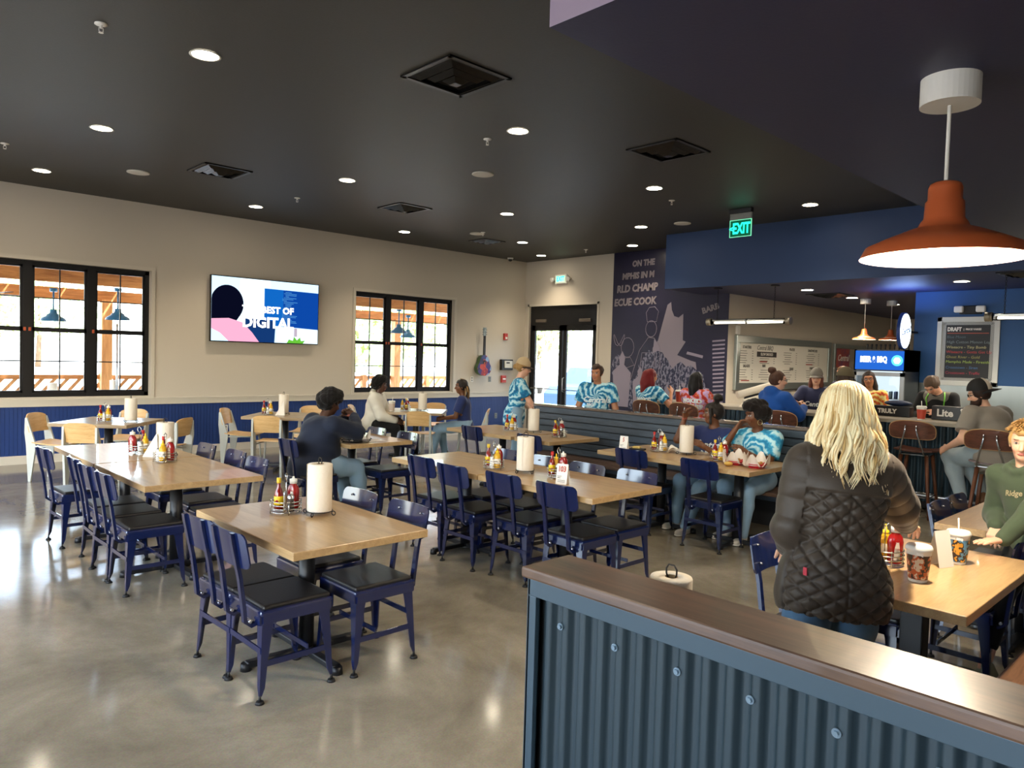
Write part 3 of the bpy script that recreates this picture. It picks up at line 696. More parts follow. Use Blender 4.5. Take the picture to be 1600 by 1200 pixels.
# air vents
m_vent = mat('black_vent', '1b1b1d', .35, metal=.5)
def vent(x, y, z, s, label):
    o = empty('ceiling_vent', (x, y, z)); tag(o, label, 'vent', 'black ceiling vents')
    b = MB(); h = s / 2
    for (a, c) in ((-1, 0), (1, 0), (0, -1), (0, 1)): b.box((a * (h - .02), c * (h - .02), -.006), (.04 if a else s, .04 if c else s, .012), .002)
    b.build('frame', m_vent, o); slab('throat', -h, h, -h, h, -.004, -.002, mat('vent_dark', '08080a', .8), o)
    for k, (r, zz) in enumerate(((.78, -.03), (.52, -.045), (.26, -.06))):
        b = MB(); R = h * r; R2 = R - .045
        A = [b.bm.verts.new((sx * R, sy * R, zz + .026)) for sx, sy in ((-1, -1), (1, -1), (1, 1), (-1, 1))]; B = [b.bm.verts.new((sx * R2, sy * R2, zz - .004)) for sx, sy in ((-1, -1), (1, -1), (1, 1), (-1, 1))]
        for i in range(4): b.bm.faces.new((A[i], A[(i + 1) % 4], B[(i + 1) % 4], B[i]))
        if k == 2: b.bm.faces.new(B)
        b.build('cone', mat('vent_gloss', '26272a', .25, metal=.7), o)
vent(3.67, 4.56, H, .62, 'large square black ceiling vent nearest the camera'); vent(3.66, 9.1, H, .58, 'black ceiling vent above the television wall, left'); vent(6.45, 9.15, H, .58, 'black ceiling vent right of the one above the television'); vent(9.3, 10.5, H, .5, 'faint black ceiling vent far back toward the doors')
vent(6.42, 4.47, H, .62, 'black ceiling vent between the camera vent and the blue soffit'); vent(12.9, 5.5, ZS, .6, 'black vent in the low navy ceiling over the bar'); vent(11.1, 2.3, ZS, .5, 'vent in the low ceiling at the right edge by the chalkboard')
for x, y, z, l in ((3.0, 10.0, H, 'above the left window'), (5.84, 6.7, H, 'near the middle of the room'), (8.62, 10.0, H, 'in front of the right window'), (9.93, 6.6, H, 'beside the blue soffit')):
    o = MB().lathe([(.13, 0), (.132, -.01), (.12, -.014), (0, -.012)], seg=32).build('ceiling_speaker', mat('speaker_grille', 'c9c6bd', .7), None, (x, y, z)); tag(o, 'round white flush ceiling speaker ' + l, 'speaker', 'round ceiling speakers')
for x, y, l in ((1.446, 5.63, 'nearest the camera at upper left'), (1.57, 9.77, 'at the far left edge of the photo'), (5.05, 9.8, 'over the television side'), (4.93, 5.6, 'in the middle, beside the second light row'), (8.44, 5.79, 'left of the green exit sign'), (11.2, 9.67, 'above the entrance doors'), (8.6, 9.82, 'over the right window, beside a speaker')):
    o = empty('fire_sprinkler', (x, y, H)); tag(o, 'white pendent fire sprinkler ' + l, 'sprinkler', 'white fire sprinklers')
    MB().lathe([(.04, 0), (.042, -.006), (.02, -.012), (0, -.012)]).build('escutcheon', m_white, o)
    b = MB(); b.cyl((0, 0, 0), (0, 0, -.03), .01); b.tube([(-.013, 0, -.028), (-.013, 0, -.05), (0, 0, -.058)], .003); b.tube([(.013, 0, -.028), (.013, 0, -.05), (0, 0, -.058)], .003); b.cyl((0, 0, -.058), (0, 0, -.061), .016); b.build('head', m_white, o)
o = empty('security_camera', (11.2, 11.85, H)); tag(o, 'small white dome camera on the ceiling in the corner by the doors', 'camera'); MB().cyl((0, 0, 0), (0, 0, -.03), .07, .06).build('base', m_white, o); MB().ellip((0, 0, -.035), (.045, .045, .045)).build('dome', m_dark, o)
# ---------------------------------------------------------------- orange pendants
m_orange = mat('orange_enamel', 'b0572f', .38); m_inside = mat('white_enamel_inside', 'f5efe4', .4)
def pendant(x, y, z, R, hs, zc, label, e, cord, canr):
    o = empty('pendant_lamp', (x, y, z)); tag(o, label, 'lamp', 'orange pendant lamps')
    k = hs / .3
    prof = [(.0, .305), (.045, .305), (.06, .297), (.066, .28), (.066, .235), (.075, .225), (.078, .16), (.09, .145), (.10, .125), (.14, .112), (R * .7, .078), (R * .93, .045), (R, 0)]
    prof = [(r if r > .14 else r * min(1, R / .3), zz * k) for r, zz in prof]
    b = MB(); b.lathe(prof, seg=48); sh = b.build('lamp_shade', m_orange, o)
    b = MB(); b.lathe([(R - .001, .0005), (R * .9, .035 * k), (R * .6, .07 * k), (.05, .10 * k), (0, .1 * k)], seg=48); b.build('shade_lining', m_inside, sh)
    MB().ellip((0, 0, .055 * k), (.05 * R / .3, .05 * R / .3, .05 * R / .3)).build('bulb', emitm('pendant_bulb', 'fff2dc', 40), o)
    MB().cyl((0, 0, .3 * k), (0, 0, zc - z), .008 if canr > .09 else .004).build('cord', m_white, o)
    MB().lathe([(0, 0), (canr, 0), (canr, .1 * canr / .1), (0, .1 * canr / .1)], seg=36, smooth=False).build('canopy', m_white, o, (0, 0, zc - z - .1 * canr / .1))
    L = bpy.data.lights.new('pendant_light', 'POINT'); L.energy = e; L.color = (1, .82, .6); L.shadow_soft_size = .05
    lo = bpy.data.objects.new('light_source', L); COL.objects.link(lo); lo.parent = o; lo.location = (0, 0, -.0)
pendant(3.53, 1.03, 2.175, .325, .32, ZS, 'large orange barn pendant lamp with white canopy at upper right', 150, 1, .115)
pendant(14.0, 5.31, 2.2, .2, .19, ZS, 'small orange pendant lamp left of the fridge, in front of the menu wall', 8, 0, .09)
pendant(14.6, 5.06, 2.21, .2, .19, ZS, 'small orange pendant lamp behind the glowing oval sign', 8, 0, .09)
# ---------------------------------------------------------------- strip lights over the bar
def strip(x, ya, yb, z, label, chain_y):
    o = empty('strip_light', (x, (ya + yb) / 2, z)); tag(o, label, 'ceiling light', 'tubular strip lights over the bar'); L_ = (yb - ya) / 2
    MB().tube([(0, -L_, .015), (0, L_, .015)], .045, 14).build('glass_tube', glassy('tube_glass', (.98, .97, .93, 1)), o)
    MB().box((0, 0, .035), (.06, 2 * L_ - .1, .02)).build('tray', m_steel, o)
    MB().cyl((0, -L_ + .08, .0), (0, L_ - .08, .0), .015).build('lamp_tube', emitm('fluorescent', 'fff1d8', 9), o)
    for s in (-1, 1): MB().cyl((0, s * (L_ - .02), .015), (0, s * (L_ + .06), .015), .06, seg=16).build('end_cap', mat('cast_alu', '9c9484', .4, metal=.7), o)
    for k in (-.5, 0, .5): MB().cyl((0, k * 2 * L_ - .02, .015), (0, k * 2 * L_ + .02, .015), .05, seg=16).build('band', m_steel, o)
    for y in chain_y:
        b = MB()
        zz = .06; i = 0
        while zz < ZS - z - .02:
            r = Matrix.Rotation((i % 2) * PI / 2, 3, 'Z'); b.tube([r @ Vector((.01 * math.cos(t), 0, .019 * math.sin(t))) + Vector((0, y, zz)) for t in [2 * PI * q / 8 for q in range(8)]], .003, 4, closed=True); zz += .031; i += 1
        b.build('chain', m_dark, o); MB().cyl((0, y, ZS - z - .02), (0, y, ZS - z), .07).build('canopy', m_dark, o)
    L = bpy.data.lights.new('strip', 'AREA'); L.shape = 'RECTANGLE'; L.size = .05; L.size_y = 2 * L_; L.energy = 26; L.color = (1, .9, .74)
    lo = bpy.data.objects.new('light_source', L); COL.objects.link(lo); lo.parent = o; lo.location = (0, 0, -.06)
strip(10.95, 5.31, 6.65, 2.36, 'tubular strip light hanging left of the menu board', (-.45, .55)); strip(10.95, 1.3, 2.6, 2.37, 'tubular strip light hanging by a chain in front of the chalkboard', (.5, -.5))
# ---------------------------------------------------------------- exit signs
m_green = emitm('exit_green', '1fe0b4', 2.2)
o = empty('exit_sign', (9.5, 5.35, H)); tag(o, 'green edge-lit EXIT sign hanging from the main ceiling', 'exit sign'); 
MB().box((0, 0, -.03), (.07, .34, .06), .004).build('housing', mat('sign_black', '1a1a1c', .5), o); MB().box((-.0, 0, -.105), (.03, .33, .09), .004).build('mount_rail', mat('alu_rail', '8c8d88', .4, metal=.6), o)
MB().box((0, 0, -.27), (.008, .33, .235), .002).build('sign_plate', mat('sign_plate', '0a4a35', .15, emit='0a5a3c', es=.5), o)
b = MB(); 
for (y, z, dy, dz) in ((0, -.155, .33, .008), (0, -.388, .33, .008), (-.163, -.27, .008, .235), (.163, -.27, .008, .235)): b.box((-.002, y, z), (.014, dy, dz))
b.build('sign_edge', mat('lit_edge', '8fd6b0', .3, emit='6fe0ae', es=.7), o)
text('sign_lettering', 'EXIT', .21, m_green, o, (-.012, -.015, -.28), (0, -1, 0), (0, 0, 1), bold=.006, sx=.62, extrude=.002); text('arrow', '<', .11, m_green, o, (-.012, .138, -.28), (0, -1, 0), (0, 0, 1), bold=.004, extrude=.002)
o = empty('exit_sign', (XD - .001, 10.96, 3.42)); tag(o, 'white EXIT sign with two lamp heads above the entrance doors', 'exit sign')
MB().box((-.03, 0, 0), (.06, .34, .2), .01).build('housing', m_white, o); MB().box((-.062, 0, 0), (.006, .28, .14)).build('sign_plate', mat('exit_face', 'cfe6cc', .5, emit='bfe8c4', es=.5), o)
text('sign_lettering', 'EXIT', .15, m_green, o, (-.067, 0, 0), (0, -1, 0), (0, 0, 1), bold=.004, sx=.75)
for s in (-1, 1): MB().cyl((-.03, s * .22, .01), (-.10, s * .24, -.01), .04, .05, 14).build('lamp_head', m_white, o)
# ================================================================ WALL OBJECTS
def outlet(x, y, z, axis, label, name='outlet', dark=False):
    o = empty(name, (x, y, z)); tag(o, label, name.replace('_', ' '), None); pl_ = m_white if not dark else mat('grey_plate', '7e8688', .5)
    if axis == 'Y': MB().box((0, -.004, 0), (.075, .008, .12), .002).build('plate', pl_, o); [MB().box((0, -.009, s * .026), (.032, .004, .03), .002).build('socket', mat('socket_grey', '6f6f6c', .5), o) for s in (-1, 1)]
    return o
YB = YW - .016
outlet(5.01, YB, .37, 'Y', 'white outlet on the blue wainscot under the television'); outlet(11.1, YB, .37, 'Y', 'grey outlet on the blue wainscot near the doors', dark=True)
outlet(10.38, YW, 1.185, 'Y', 'white switch plate directly below the guitar', 'switch_plate'); outlet(10.9, YW, 1.185, 'Y', 'pale grey switch plate right of the guitar', 'switch_plate', True)
o = empty('fire_alarm', (11.33, YW, 2.14)); tag(o, 'small red fire alarm strobe high right of the guitar', 'fire alarm'); MB().box((0, -.02, 0), (.11, .04, .15), .008).build('body', mat('alarm_red', 'b32417', .4), o); MB().box((0, -.045, -.03), (.05, .02, .05), .005).build('strobe', m_white, o)
o = empty('fire_alarm_pull', (11.3, YW, 1.19)); tag(o, 'red fire alarm pull station beside the standing woman in a cap', 'fire alarm'); MB().box((0, -.02, 0), (.14, .04, .16), .006).build('body', mat('alarm_red', 'b32417', .4), o); MB().box((0, -.045, 0), (.09, .012, .03), .003).build('pull_handle', m_white, o)
o = empty('alarm_panel', (11.36, YW, 1.51)); tag(o, 'black box with a beige keypad panel right of the guitar', 'alarm panel'); MB().box((0, -.04, 0), (.34, .08, .24), .008).build('backbox', m_dark, o); MB().box((.02, -.085, .01), (.24, .02, .16), .005).build('keypad', mat('keypad_beige', 'c8c2b0', .5), o); MB().box((0, -.097, .045), (.1, .004, .03)).build('display', m_dark, o)
# guitar
o = empty('guitar', (10.62, YW - .03, 1.28)); tag(o, 'acoustic guitar painted in purple red and green hanging on the left wall', 'guitar')
def gbody(t):
    a = 2 * PI * t; z = -math.cos(a) ; 
    w = .2 * math.sin(a) * (1.02 - .24 * z - .20 * math.exp(-((z - .25) / .32) ** 2)); return (w, .225 * z + .21)
pts = [gbody(i / 40) for i in range(40)]
mgt = bpy.data.materials.new('painted_guitar_top'); mgt.use_nodes = True; n = mgt.node_tree; p = n.nodes['Principled BSDF']; p.inputs['Roughness'].default_value = .3
tc = n.nodes.new('ShaderNodeTexCoord'); vo = n.nodes.new('ShaderNodeTexVoronoi'); vo.inputs['Scale'].default_value = 9; cr = n.nodes.new('ShaderNodeValToRGB'); cr.color_ramp.interpolation = 'CONSTANT'
el = cr.color_ramp.elements; el[0].color = hexc('3b2a6b'); el[1].position = .25; el[1].color = hexc('8a2438')
for pp, c in ((.42, '2a2748'), (.6, 'b8413a'), (.72, '30356f'), (.86, '7f9cc4')): e = el.new(pp); e.color = hexc(c)
sepc = n.nodes.new('ShaderNodeSeparateColor'); n.links.new(tc.outputs['Object'], vo.inputs[0]); n.links.new(vo.outputs['Color'], sepc.inputs[0]); n.links.new(sepc.outputs[0], cr.inputs[0]); n.links.new(cr.outputs[0], p.inputs['Base Color'])
MB().prism(pts, lambda u, v, w: (u, -w, v), .1).build('body', mat('guitar_green_side', '4d6a2a', .4, vary=(14, .8, '1f2a4a', (1, 1, 1))), o)
MB().prism([(u * .97, v) for u, v in pts], lambda u, v, w: (u, -.1 - w, v), .003).build('soundboard', mgt, o)
MB().prism([(.045 * math.cos(2 * PI * k / 24), .28 + .045 * math.sin(2 * PI * k / 24)) for k in range(24)], lambda u, v, w: (u, -.103 - w, v), .002).build('soundhole', m_dark, o)
text('lettering', 'S\nM\nI\nT\nH', .062, mat('guitar_letter_red', 'd8542c', .5), o, (.0, -.106, .13), (1, 0, 0), (0, 0, 1), bold=.003)
MB().box((0, -.085, .64), (.055, .03, .42), .005).build('neck', mat('fretboard', '15110f', .4), o); MB().prism([(-.035, .84), (.035, .84), (.045, 1.03), (-.045, 1.03)], lambda u, v, w: (u, -.07 - w, v), .02).build('headstock', mat('headstock_paint', '3c5560', .4, vary=(20, .8, 'b8c4c8', (1, 1, 1))), o)
for k in range(3):
    for s in (-1, 1): MB().cyl((s * .04, -.08, .88 + k * .05), (s * .065, -.08, .88 + k * .05), .007).build('tuning_peg', m_bolt, o)
# television
o = empty('television', (5.66, YW - .09, 2.345)); tag(o, 'large flat television showing a presentation title on the left wall', 'television')
TW, TH = 1.93, 1.08
MB().box((0, 0, 0), (TW, .05, TH), .006).build('bezel', mat('tv_black', '060607', .25), o); MB().box((0, .05, 0), (.5, .05, .4)).build('wall_mount', m_dark, o)
def em(name, c, s=1.15): return emitm(name, c, s)
def spoly(name, pts, m, k): return MB().prism([(u * (TW - .03) / 2, v * (TH - .03) / 2) for u, v in pts], lambda u, v, w: (u, -.0262 - k * .0006 - w, v), .0004).build(name, m, o)
spoly('screen', [(-1, -1), (1, -1), (1, 1), (-1, 1)], em('scr_sky', 'bfe0f6'), 0)
spoly('screen_glow', [(-.6, -1), (.1, -1), (.05, 1), (-.5, 1)], em('scr_pale', 'd4ecfa'), 1)
spoly('screen_monitor', [(-.06, -.44), (1, -.52), (1, .72), (-.06, .74)], em('scr_blue', '0e5cb0', .9), 2); spoly('screen_monitor_shade', [(.3, -.46), (1, -.52), (1, .72), (.3, .73)], em('scr_blue2', '0a3f94', .9), 3)
spoly('screen_monitor_small', [(-.5, -1), (.14, -1), (.16, -.3), (-.42, -.25)], em('scr_navy', '12356c', .8), 3)
spoly('screen_window', [(.18, -1), (1, -1), (1, -.54), (.18, -.46)], em('scr_white', 'cfe2ee'), 4)
hd = [(-1 + .0, -.5)] + [(-.73 + .29 * math.sin(t) - .0, .17 + .58 * math.cos(t)) for t in [-PI * .55 + i * PI * 1.25 / 20 for i in range(21)]] + [(-.62, -.5)]
hd = [(max(-1, u), v) for u, v in hd]; spoly('screen_person_hair', hd, em('scr_hair', '0a0d22', .6), 5)
spoly('screen_person_jacket', [(-1, -.32), (-.7, -.28), (-.45, -.4), (-.28, -.7), (-.15, -1), (-.7, -1), (-.85, -.75), (-1, -.62)], em('scr_pink', 'd79bb6', 1), 6)
spoly('screen_plant', [(.38, -1), (.42, -.88), (.5, -.92), (.52, -.78), (.58, -.9), (.64, -.8), (.66, -.92), (.74, -.9), (.7, -1)], em('scr_plant', '5aa832', 1), 6)
spoly('screen_lamp_post', [(.52, -.78), (.58, -.78), (.58, -.5), (.52, -.5)], em('scr_post', 'a79aa8', 1), 5)
b = MB(); rnd = random.Random(5)
for k in range(26):
    z = .66 - k * .045; u0 = .28 + rnd.choice((0, .03, .06)); l = rnd.uniform(.06, .3)
    b.prism([(a * (TW - .03) / 2, c * (TH - .03) / 2) for a, c in ((u0, z), (min(.95, u0 + l), z - .008), (min(.95, u0 + l), z + .006), (u0, z + .012))], lambda u, v, w: (u, -.0292 - w, v), .0003)
cl = b.build('screen_code_lines', em('scr_code', '5aa6dd', .8), o)
wl = em('scr_letters', 'ffffff', 1.5)
text('screen_title', 'THE BEST OF', .155, wl, o, (.02, -.0305, .02), (1, 0, 0), (0, 0, 1), bold=.006, extrude=.0004, sx=1.02); text('screen_title', 'DIGITAL', .245, wl, o, (.02, -.0305, -.2), (1, 0, 0), (0, 0, 1), bold=.009, extrude=.0004, sx=1.0)
# ---------------------------------------------------------------- mural (generic scene, same lettering and tones)
m_mural = mat('mural_navy', '151330', .4, vary=(3, .6, '201c38', (1, 1, 1)))
m_mlil = mat('mural_lilac', '8a8090', .45); m_mfol = bpy.data.materials.new('mural_foliage'); m_mfol.use_nodes = True
n = m_mfol.node_tree; p = n.nodes['Principled BSDF']; p.inputs['Roughness'].default_value = .45
tc = n.nodes.new('ShaderNodeTexCoord'); mp = n.nodes.new('ShaderNodeMapping'); mp.inputs['Scale'].default_value = (1, 1.5, .8); no = n.nodes.new('ShaderNodeTexNoise'); no.inputs['Scale'].default_value = 17; no.inputs['Detail'].default_value = 3; cr = n.nodes.new('ShaderNodeValToRGB')
cr.color_ramp.elements[0].position = .49; cr.color_ramp.elements[1].position = .55; cr.color_ramp.elements[0].color = hexc('1b1e3c'); cr.color_ramp.elements[1].color = hexc('757285')
n.links.new(tc.outputs['Object'], mp.inputs[0]); n.links.new(mp.outputs[0], no.inputs[0]); n.links.new(no.outputs[0], cr.inputs[0]); n.links.new(cr.outputs[0], p.inputs['Base Color'])
o = empty('mural', (XD, 9.54, 0)); tag(o, 'navy and lilac printed wall mural with lettering, buildings, plants and people outlines', 'mural')
MW = 9.54 - YM
slab('mural_sheet', -.004, 0, -MW, 0, 0, H, m_mural, o)
def mp_(name, pts, m, k): return MB().prism(pts, lambda u, v, w: (-.004 - k * .001 - w, -u, v), .001).build(name, m, o)
# tall building outline with curved top, grill roof, brick strips, checkered cloth, plants, crowd
mp_('mural_building', [(1.03, .9), (1.03, 1.95), (1.15, 2.1), (1.34, 2.78), (1.42, 2.83), (1.44, 2.68), (1.50, 2.56), (1.60, 2.53), (1.70, 2.6), (1.71, 2.1), (1.95, 2.0), (2.1, 1.2), (2.1, .9)], mat('mural_grey', '837a86', .45), 0)
mp_('mural_porch', [(1.6, 1.82), (1.78, 2.08), (2.28, 1.95), (2.2, 1.65), (1.9, 1.72)], m_mural, 1)
mp_('mural_porch_stripe', [(1.8, 1.84), (2.15, 1.77), (2.16, 1.82), (1.82, 1.89)], m_mlil, 2)
mp_('mural_wall_panel', [(2.4, .95), (2.62, .9), (2.62, 2.6), (2.5, 2.45), (2.3, 2.2)], m_mural, 0)
for k in range(16): mp_('mural_brick_line', [(2.34 + .004 * k, 2.1 - k * .075), (2.6, 2.12 - k * .075), (2.6, 2.09 - k * .075), (2.34 + .004 * k, 2.07 - k * .075)], m_mlil, 1)
rnd = random.Random(3)
def blob(cx, cy, rx, ry, n=26, j=.12): return [(cx + rx * math.cos(2 * PI * k / n) * (1 + rnd.uniform(-j, j)), cy + ry * math.sin(2 * PI * k / n) * (1 + rnd.uniform(-j, j))) for k in range(n)]
mp_('mural_plants', blob(1.1, 1.35, .42, .55), m_mfol, 3); mp_('mural_plants', blob(1.75, 1.25, .45, .4), m_mfol, 4); mp_('mural_plants', blob(.75, 1.0, .4, .35), m_mfol, 5); mp_('mural_plants', blob(.2, 1.55, .16, .25), m_mfol, 6)
for r in range(4):
    for c in range(7):
        if (r + c) % 2 == 0: u0 = 1.72 + c * .085; v0 = 1.3 - r * .075 - c * .012; mp_('mural_checker', [(u0, v0), (u0 + .085, v0 - .012), (u0 + .085, v0 - .087), (u0, v0 - .075)], m_mlil, 6)
def fig(u, z, s):   # plain standing person silhouette
    mp_('mural_person', [(u - .16 * s, z), (u - .2 * s, z + .62 * s), (u - .05 * s, z + .74 * s), (u - .07 * s, z + .86 * s), (u, z + .98 * s), (u + .07 * s, z + .86 * s), (u + .05 * s, z + .74 * s), (u + .2 * s, z + .6 * s), (u + .16 * s, z)], m_mlil, 7)
fig(.3, .75, 1.15); fig(.75, .75, .85); fig(1.1, .8, .55); fig(1.4, .8, .48)
def outline(pts, w=.014, k=8, nm='mural_outline'):
    b = MB(); b.tube([(-.006 - .001 * k * .1, -u, v) for u, v in pts], w / 2, 4, closed=True); return b.build(nm, m_mlil, o)
# generic cook: round head, tall hat, apron
outline([(.98 + .13 * math.cos(t), 2.32 + .16 * math.sin(t)) for t in [2 * PI * i / 20 for i in range(20)]]); outline([(.88, 2.46), (1.1, 2.46), (1.14, 2.66), (1.05, 2.75), (.92, 2.74), (.85, 2.64)])
outline([(.92, 2.15), (.72, 1.9), (.52, 1.3), (.45, .9), (1.0, .9), (1.22, 1.6), (1.2, 1.95), (1.06, 2.14)]); outline([(.78, 1.85), (.74, 1.5), (.9, 1.4), (1.08, 1.5), (1.08, 1.85)])
mp_('mural_sleeve', [(1.06, 2.12), (1.18, 2.0), (1.22, 1.7), (1.1, 1.62), (1.04, 1.85)], m_mlil, 2)
outline([(.42 + .16 * math.cos(t), 1.95 + .2 * math.sin(t)) for t in [2 * PI * i / 14 for i in range(14)]]); outline([(.2 + .14 * math.cos(t), 2.1 + .12 * math.sin(t * 2 + 1)) for t in [2 * PI * i / 14 for i in range(14)]]); outline([(.12, 1.6), (.3, 1.5), (.6, 1.6), (.5, 1.75), (.2, 1.72)])
lm = mat('mural_letter', '857c80', .5)
for tx, sz, yy, zz in (('ON THE', .16, .74, 3.62), ('MPHIS IN M', .17, .62, 3.38), ('RLD CHAMP', .2, .60, 3.13), ('ECUE COOK', .2, .56, 2.86)): text('mural_lettering', tx, sz, lm, o, (-.012, -yy, zz), (0, -1, .02), (0, .02, 1), bold=.008, shear=.1, extrude=.001, sx=.9)
text('mural_lettering', 'BARB', .15, lm, o, (-.012, -2.28, 2.68), (0, -1, .28), (0, .28, 1), bold=.006, extrude=.001)
# ---------------------------------------------------------------- menu board and display on the menu wall
m_alu = mat('galvanised_frame', 'aab4b4', .3, metal=.85)
def framed(name, x0, x1, z0, z1, label, cat, m, fr=.13):
    o = empty(name, ((x0 + x1) / 2, YM, (z0 + z1) / 2)); tag(o, label, cat); w, h = x1 - x0, z1 - z0
    MB().box((0, -.02, 0), (w, .03, h)).build('panel', m, o)
    b = MB()
    for (x, z, dx, dz) in ((0, h / 2 + fr / 2, w + 2 * fr, fr), (0, -h / 2 - fr / 2, w + 2 * fr, fr), (-w / 2 - fr / 2, 0, fr, h), (w / 2 + fr / 2, 0, fr, h)): b.box((x, -.03, z), (dx, .06, dz), .005)
    b.build('frame', m_alu, o); return o
o = framed('menu_board', 12.3, 16.1, 1.34, 2.08, 'wide white menu board in a galvanised frame on the far wall', 'menu board', mat('menu_white', 'e6e3d8', .5))
mi = mat('menu_ink', '4a4744', .6); mr_ = mat('menu_red', 'a33b28', .6)
text('menu_heading', 'Central BBQ', .12, mi, o, (-.93, -.037, .29), (1, 0, 0), (0, 0, 1), shear=.3, sx=1)
MB().box((-.85, -.037, .17), (.78, .002, .1)).build('menu_banner', mat('menu_banner', '2a2526', .6), o)
text('menu_banner_text', 'SLOW SMOKED', .07, mat('menu_white', 'e6e3d8', .5), o, (-.85, -.0385, .17), (1, 0, 0), (0, 0, 1), bold=.002)
for tx, u, z in (('STARTERS', -1.62, .29), ('SALADS', -1.62, -.06), ('PLATES', .2, .29), ('SIDES', .2, -.1), ('SANDWICHES', 1.15, .29), ('DRINKS', 1.15, -.08), ('RIBS', -.95, -.05)): text('menu_section', tx, .07, mi, o, (u, -.037, z), (1, 0, 0), (0, 0, 1), bold=.002)
rnd = random.Random(9)
for ci, u in enumerate((-1.7, -.85, .1, 1.15)):
    b = MB()
    for k in range(13):
        z = .22 - k * .044
        if ci == 1 and z > .1: continue
        if abs(z + .07) < .03: continue
        b.box((u - .1 + rnd.uniform(0, .03), -.0365, z), (rnd.uniform(.25, .42), .001, .009)); b.box((u + .3, -.0365, z), (.05, .001, .009))
    b.build('menu_text_lines', mi, o)
for u, z in ((-1.65, -.33), (-.98, .03), (1.0, .0)): MB().box((u, -.0366, z), (.3, .001, .02)).build('menu_red_bar', mr_, o)
o = framed('pegboard', 16.5, 18.7, 1.0, 2.1, 'framed pegboard of caps and posters to the right of the menu', 'pegboard', mat('pegboard_tan', '9a9386', .6), .09)
for x, z, l, c, w_ in ((16.9, 1.88, 'orange and blue poster on the pegboard', 'c65a1e', 'poster'), (16.95, 1.42, 'navy poster with white script, lower on the pegboard', '17264a', 'poster')):
    o = empty('poster', (x, YM - .04, z)); tag(o, l, 'poster', 'pegboard posters'); MB().box((0, 0, 0), (.72, .01, .42)).build('sheet', mat(l[:6] + 'poster', c, .5, vary=(5, .9, '1b3a78', (1, 1, 1)) if c[0] == 'c' else None), o)
    text('poster_script', 'Central', .2, m_white, o, (0, -.008, 0), (1, 0, 0), (0, 0, 1), shear=.35, bold=.003)
def cap_mesh(o, m1, m2, parent=None):
    b = MB()
    def dome(u, v):
        a = 2 * PI * u; t = v * PI / 2; r = .098; return (r * 1.08 * math.cos(a) * math.cos(t), r * .95 * math.sin(a) * math.cos(t), .115 * math.sin(t))
    b.quadgrid(dome, 24, 8, closed_u=True); b.build('crown', m1, o)
    b = MB()
    def brim(u, v, w=0):
        a = (u - .5) * PI * .95; r0, r1 = .1, .17; r = r0 + (r1 - r0) * v * math.cos(a) ** .5 if math.cos(a) > 0 else r0
        return (1.08 * r * math.cos(a), .95 * .1 * math.sin(a) * (1 + .05 * v), -.03 * (1 - math.cos(a)) - .012 * v + w)
    b.quadgrid(lambda u, v: brim(u, v), 14, 4); b.quadgrid(lambda u, v: brim(u, v, .005), 14, 4); b.build('brim', m2, o)
for x, z, l in ((17.75, 1.86, 'brown cap hanging highest on the pegboard'), (17.75, 1.62, 'black cap hanging below the brown one')):
    o = empty('cap', (x, YM - .26, z)); tag(o, l, 'cap', 'caps on the pegboard'); cap_mesh(o, mat('cap_' + l[:5].strip(), '3d2f2a' if 'brown' == l[:5] else '141416', .8), m_dark); o.rotation_euler = (0, 0, -PI / 2)
    o.scale = (2.0, 2.0, 1.6)
o = MB().box((0, -.02, 0), (.12, .04, .16), .01).build('thermostat', m_white, None, (12.25, YM, 2.3)); tag(o, 'small white thermostat above the left end of the menu board', 'thermostat')
# ================================================================ TABLE THINGS
m_wire = mat('chrome_wire', 'c9c9c6', .2, metal=1); m_blackwire = mat('black_wire', '1a1512', .4, metal=.3)
m_roll = mat('towel_roll_paper', 'e9e0d0', .85, bump=(70, .2, (1, 1, 1))); m_card = mat('cardboard_core', '8c7450', .9)
def towel_holder():
    o = empty('paper_towel_holder'); b = MB(); N = 32
    b.tube([(.075 * math.cos(2 * PI * k / N), .075 * math.sin(2 * PI * k / N), .022) for k in range(N)], .003, 6, closed=True)
    b.tube([(-.075, 0, .022), (.075, 0, .022)], .003, 6)
    for a in range(4):
        c = Vector((.088 * math.cos(a * PI / 2 + .6), .088 * math.sin(a * PI / 2 + .6), .013)); d = Vector((math.cos(a * PI / 2 + .6), math.sin(a * PI / 2 + .6), 0))
        b.tube([c + d * .0115 * math.cos(t) + Vector((0, 0, .0115 * math.sin(t))) for t in [2 * PI * k / 12 for k in range(12)]], .003, 6, closed=True)
    b.build('base_ring', m_blackwire, o)
    b = MB(); b.tube([(0, -.012, .022), (0, -.012, .285), (0, -.018, .30), (0, -.018, .315), (0, -.01, .327), (0, .01, .327), (0, .018, .315), (0, .018, .30), (0, .012, .285), (0, .012, .022)], .003, 6); b.build('centre_rod', m_blackwire, o)
    return o
def roll_():
    b = MB(); b.lathe([(.021, .02), (.068, .02), (.07, .024), (.07, .286), (.068, .29), (.021, .29), (.021, .02)], seg=40)
    # loose sheet edge
    b.quadgrid(lambda u, v: (.0705 * math.cos(2.2 + u * .5) * (1 + .06 * u * u), .0705 * math.sin(2.2 + u * .5) * (1 + .06 * u * u), .022 + .266 * v), 6, 1)
    b.mi = 1; b.lathe([(.021, .02), (.021, .291), (.0195, .291), (.0195, .02)], seg=20); return b.build('paper_towel_roll', [m_roll, m_card])
TZ = .762
ph, pr_ = towel_holder(), roll_()
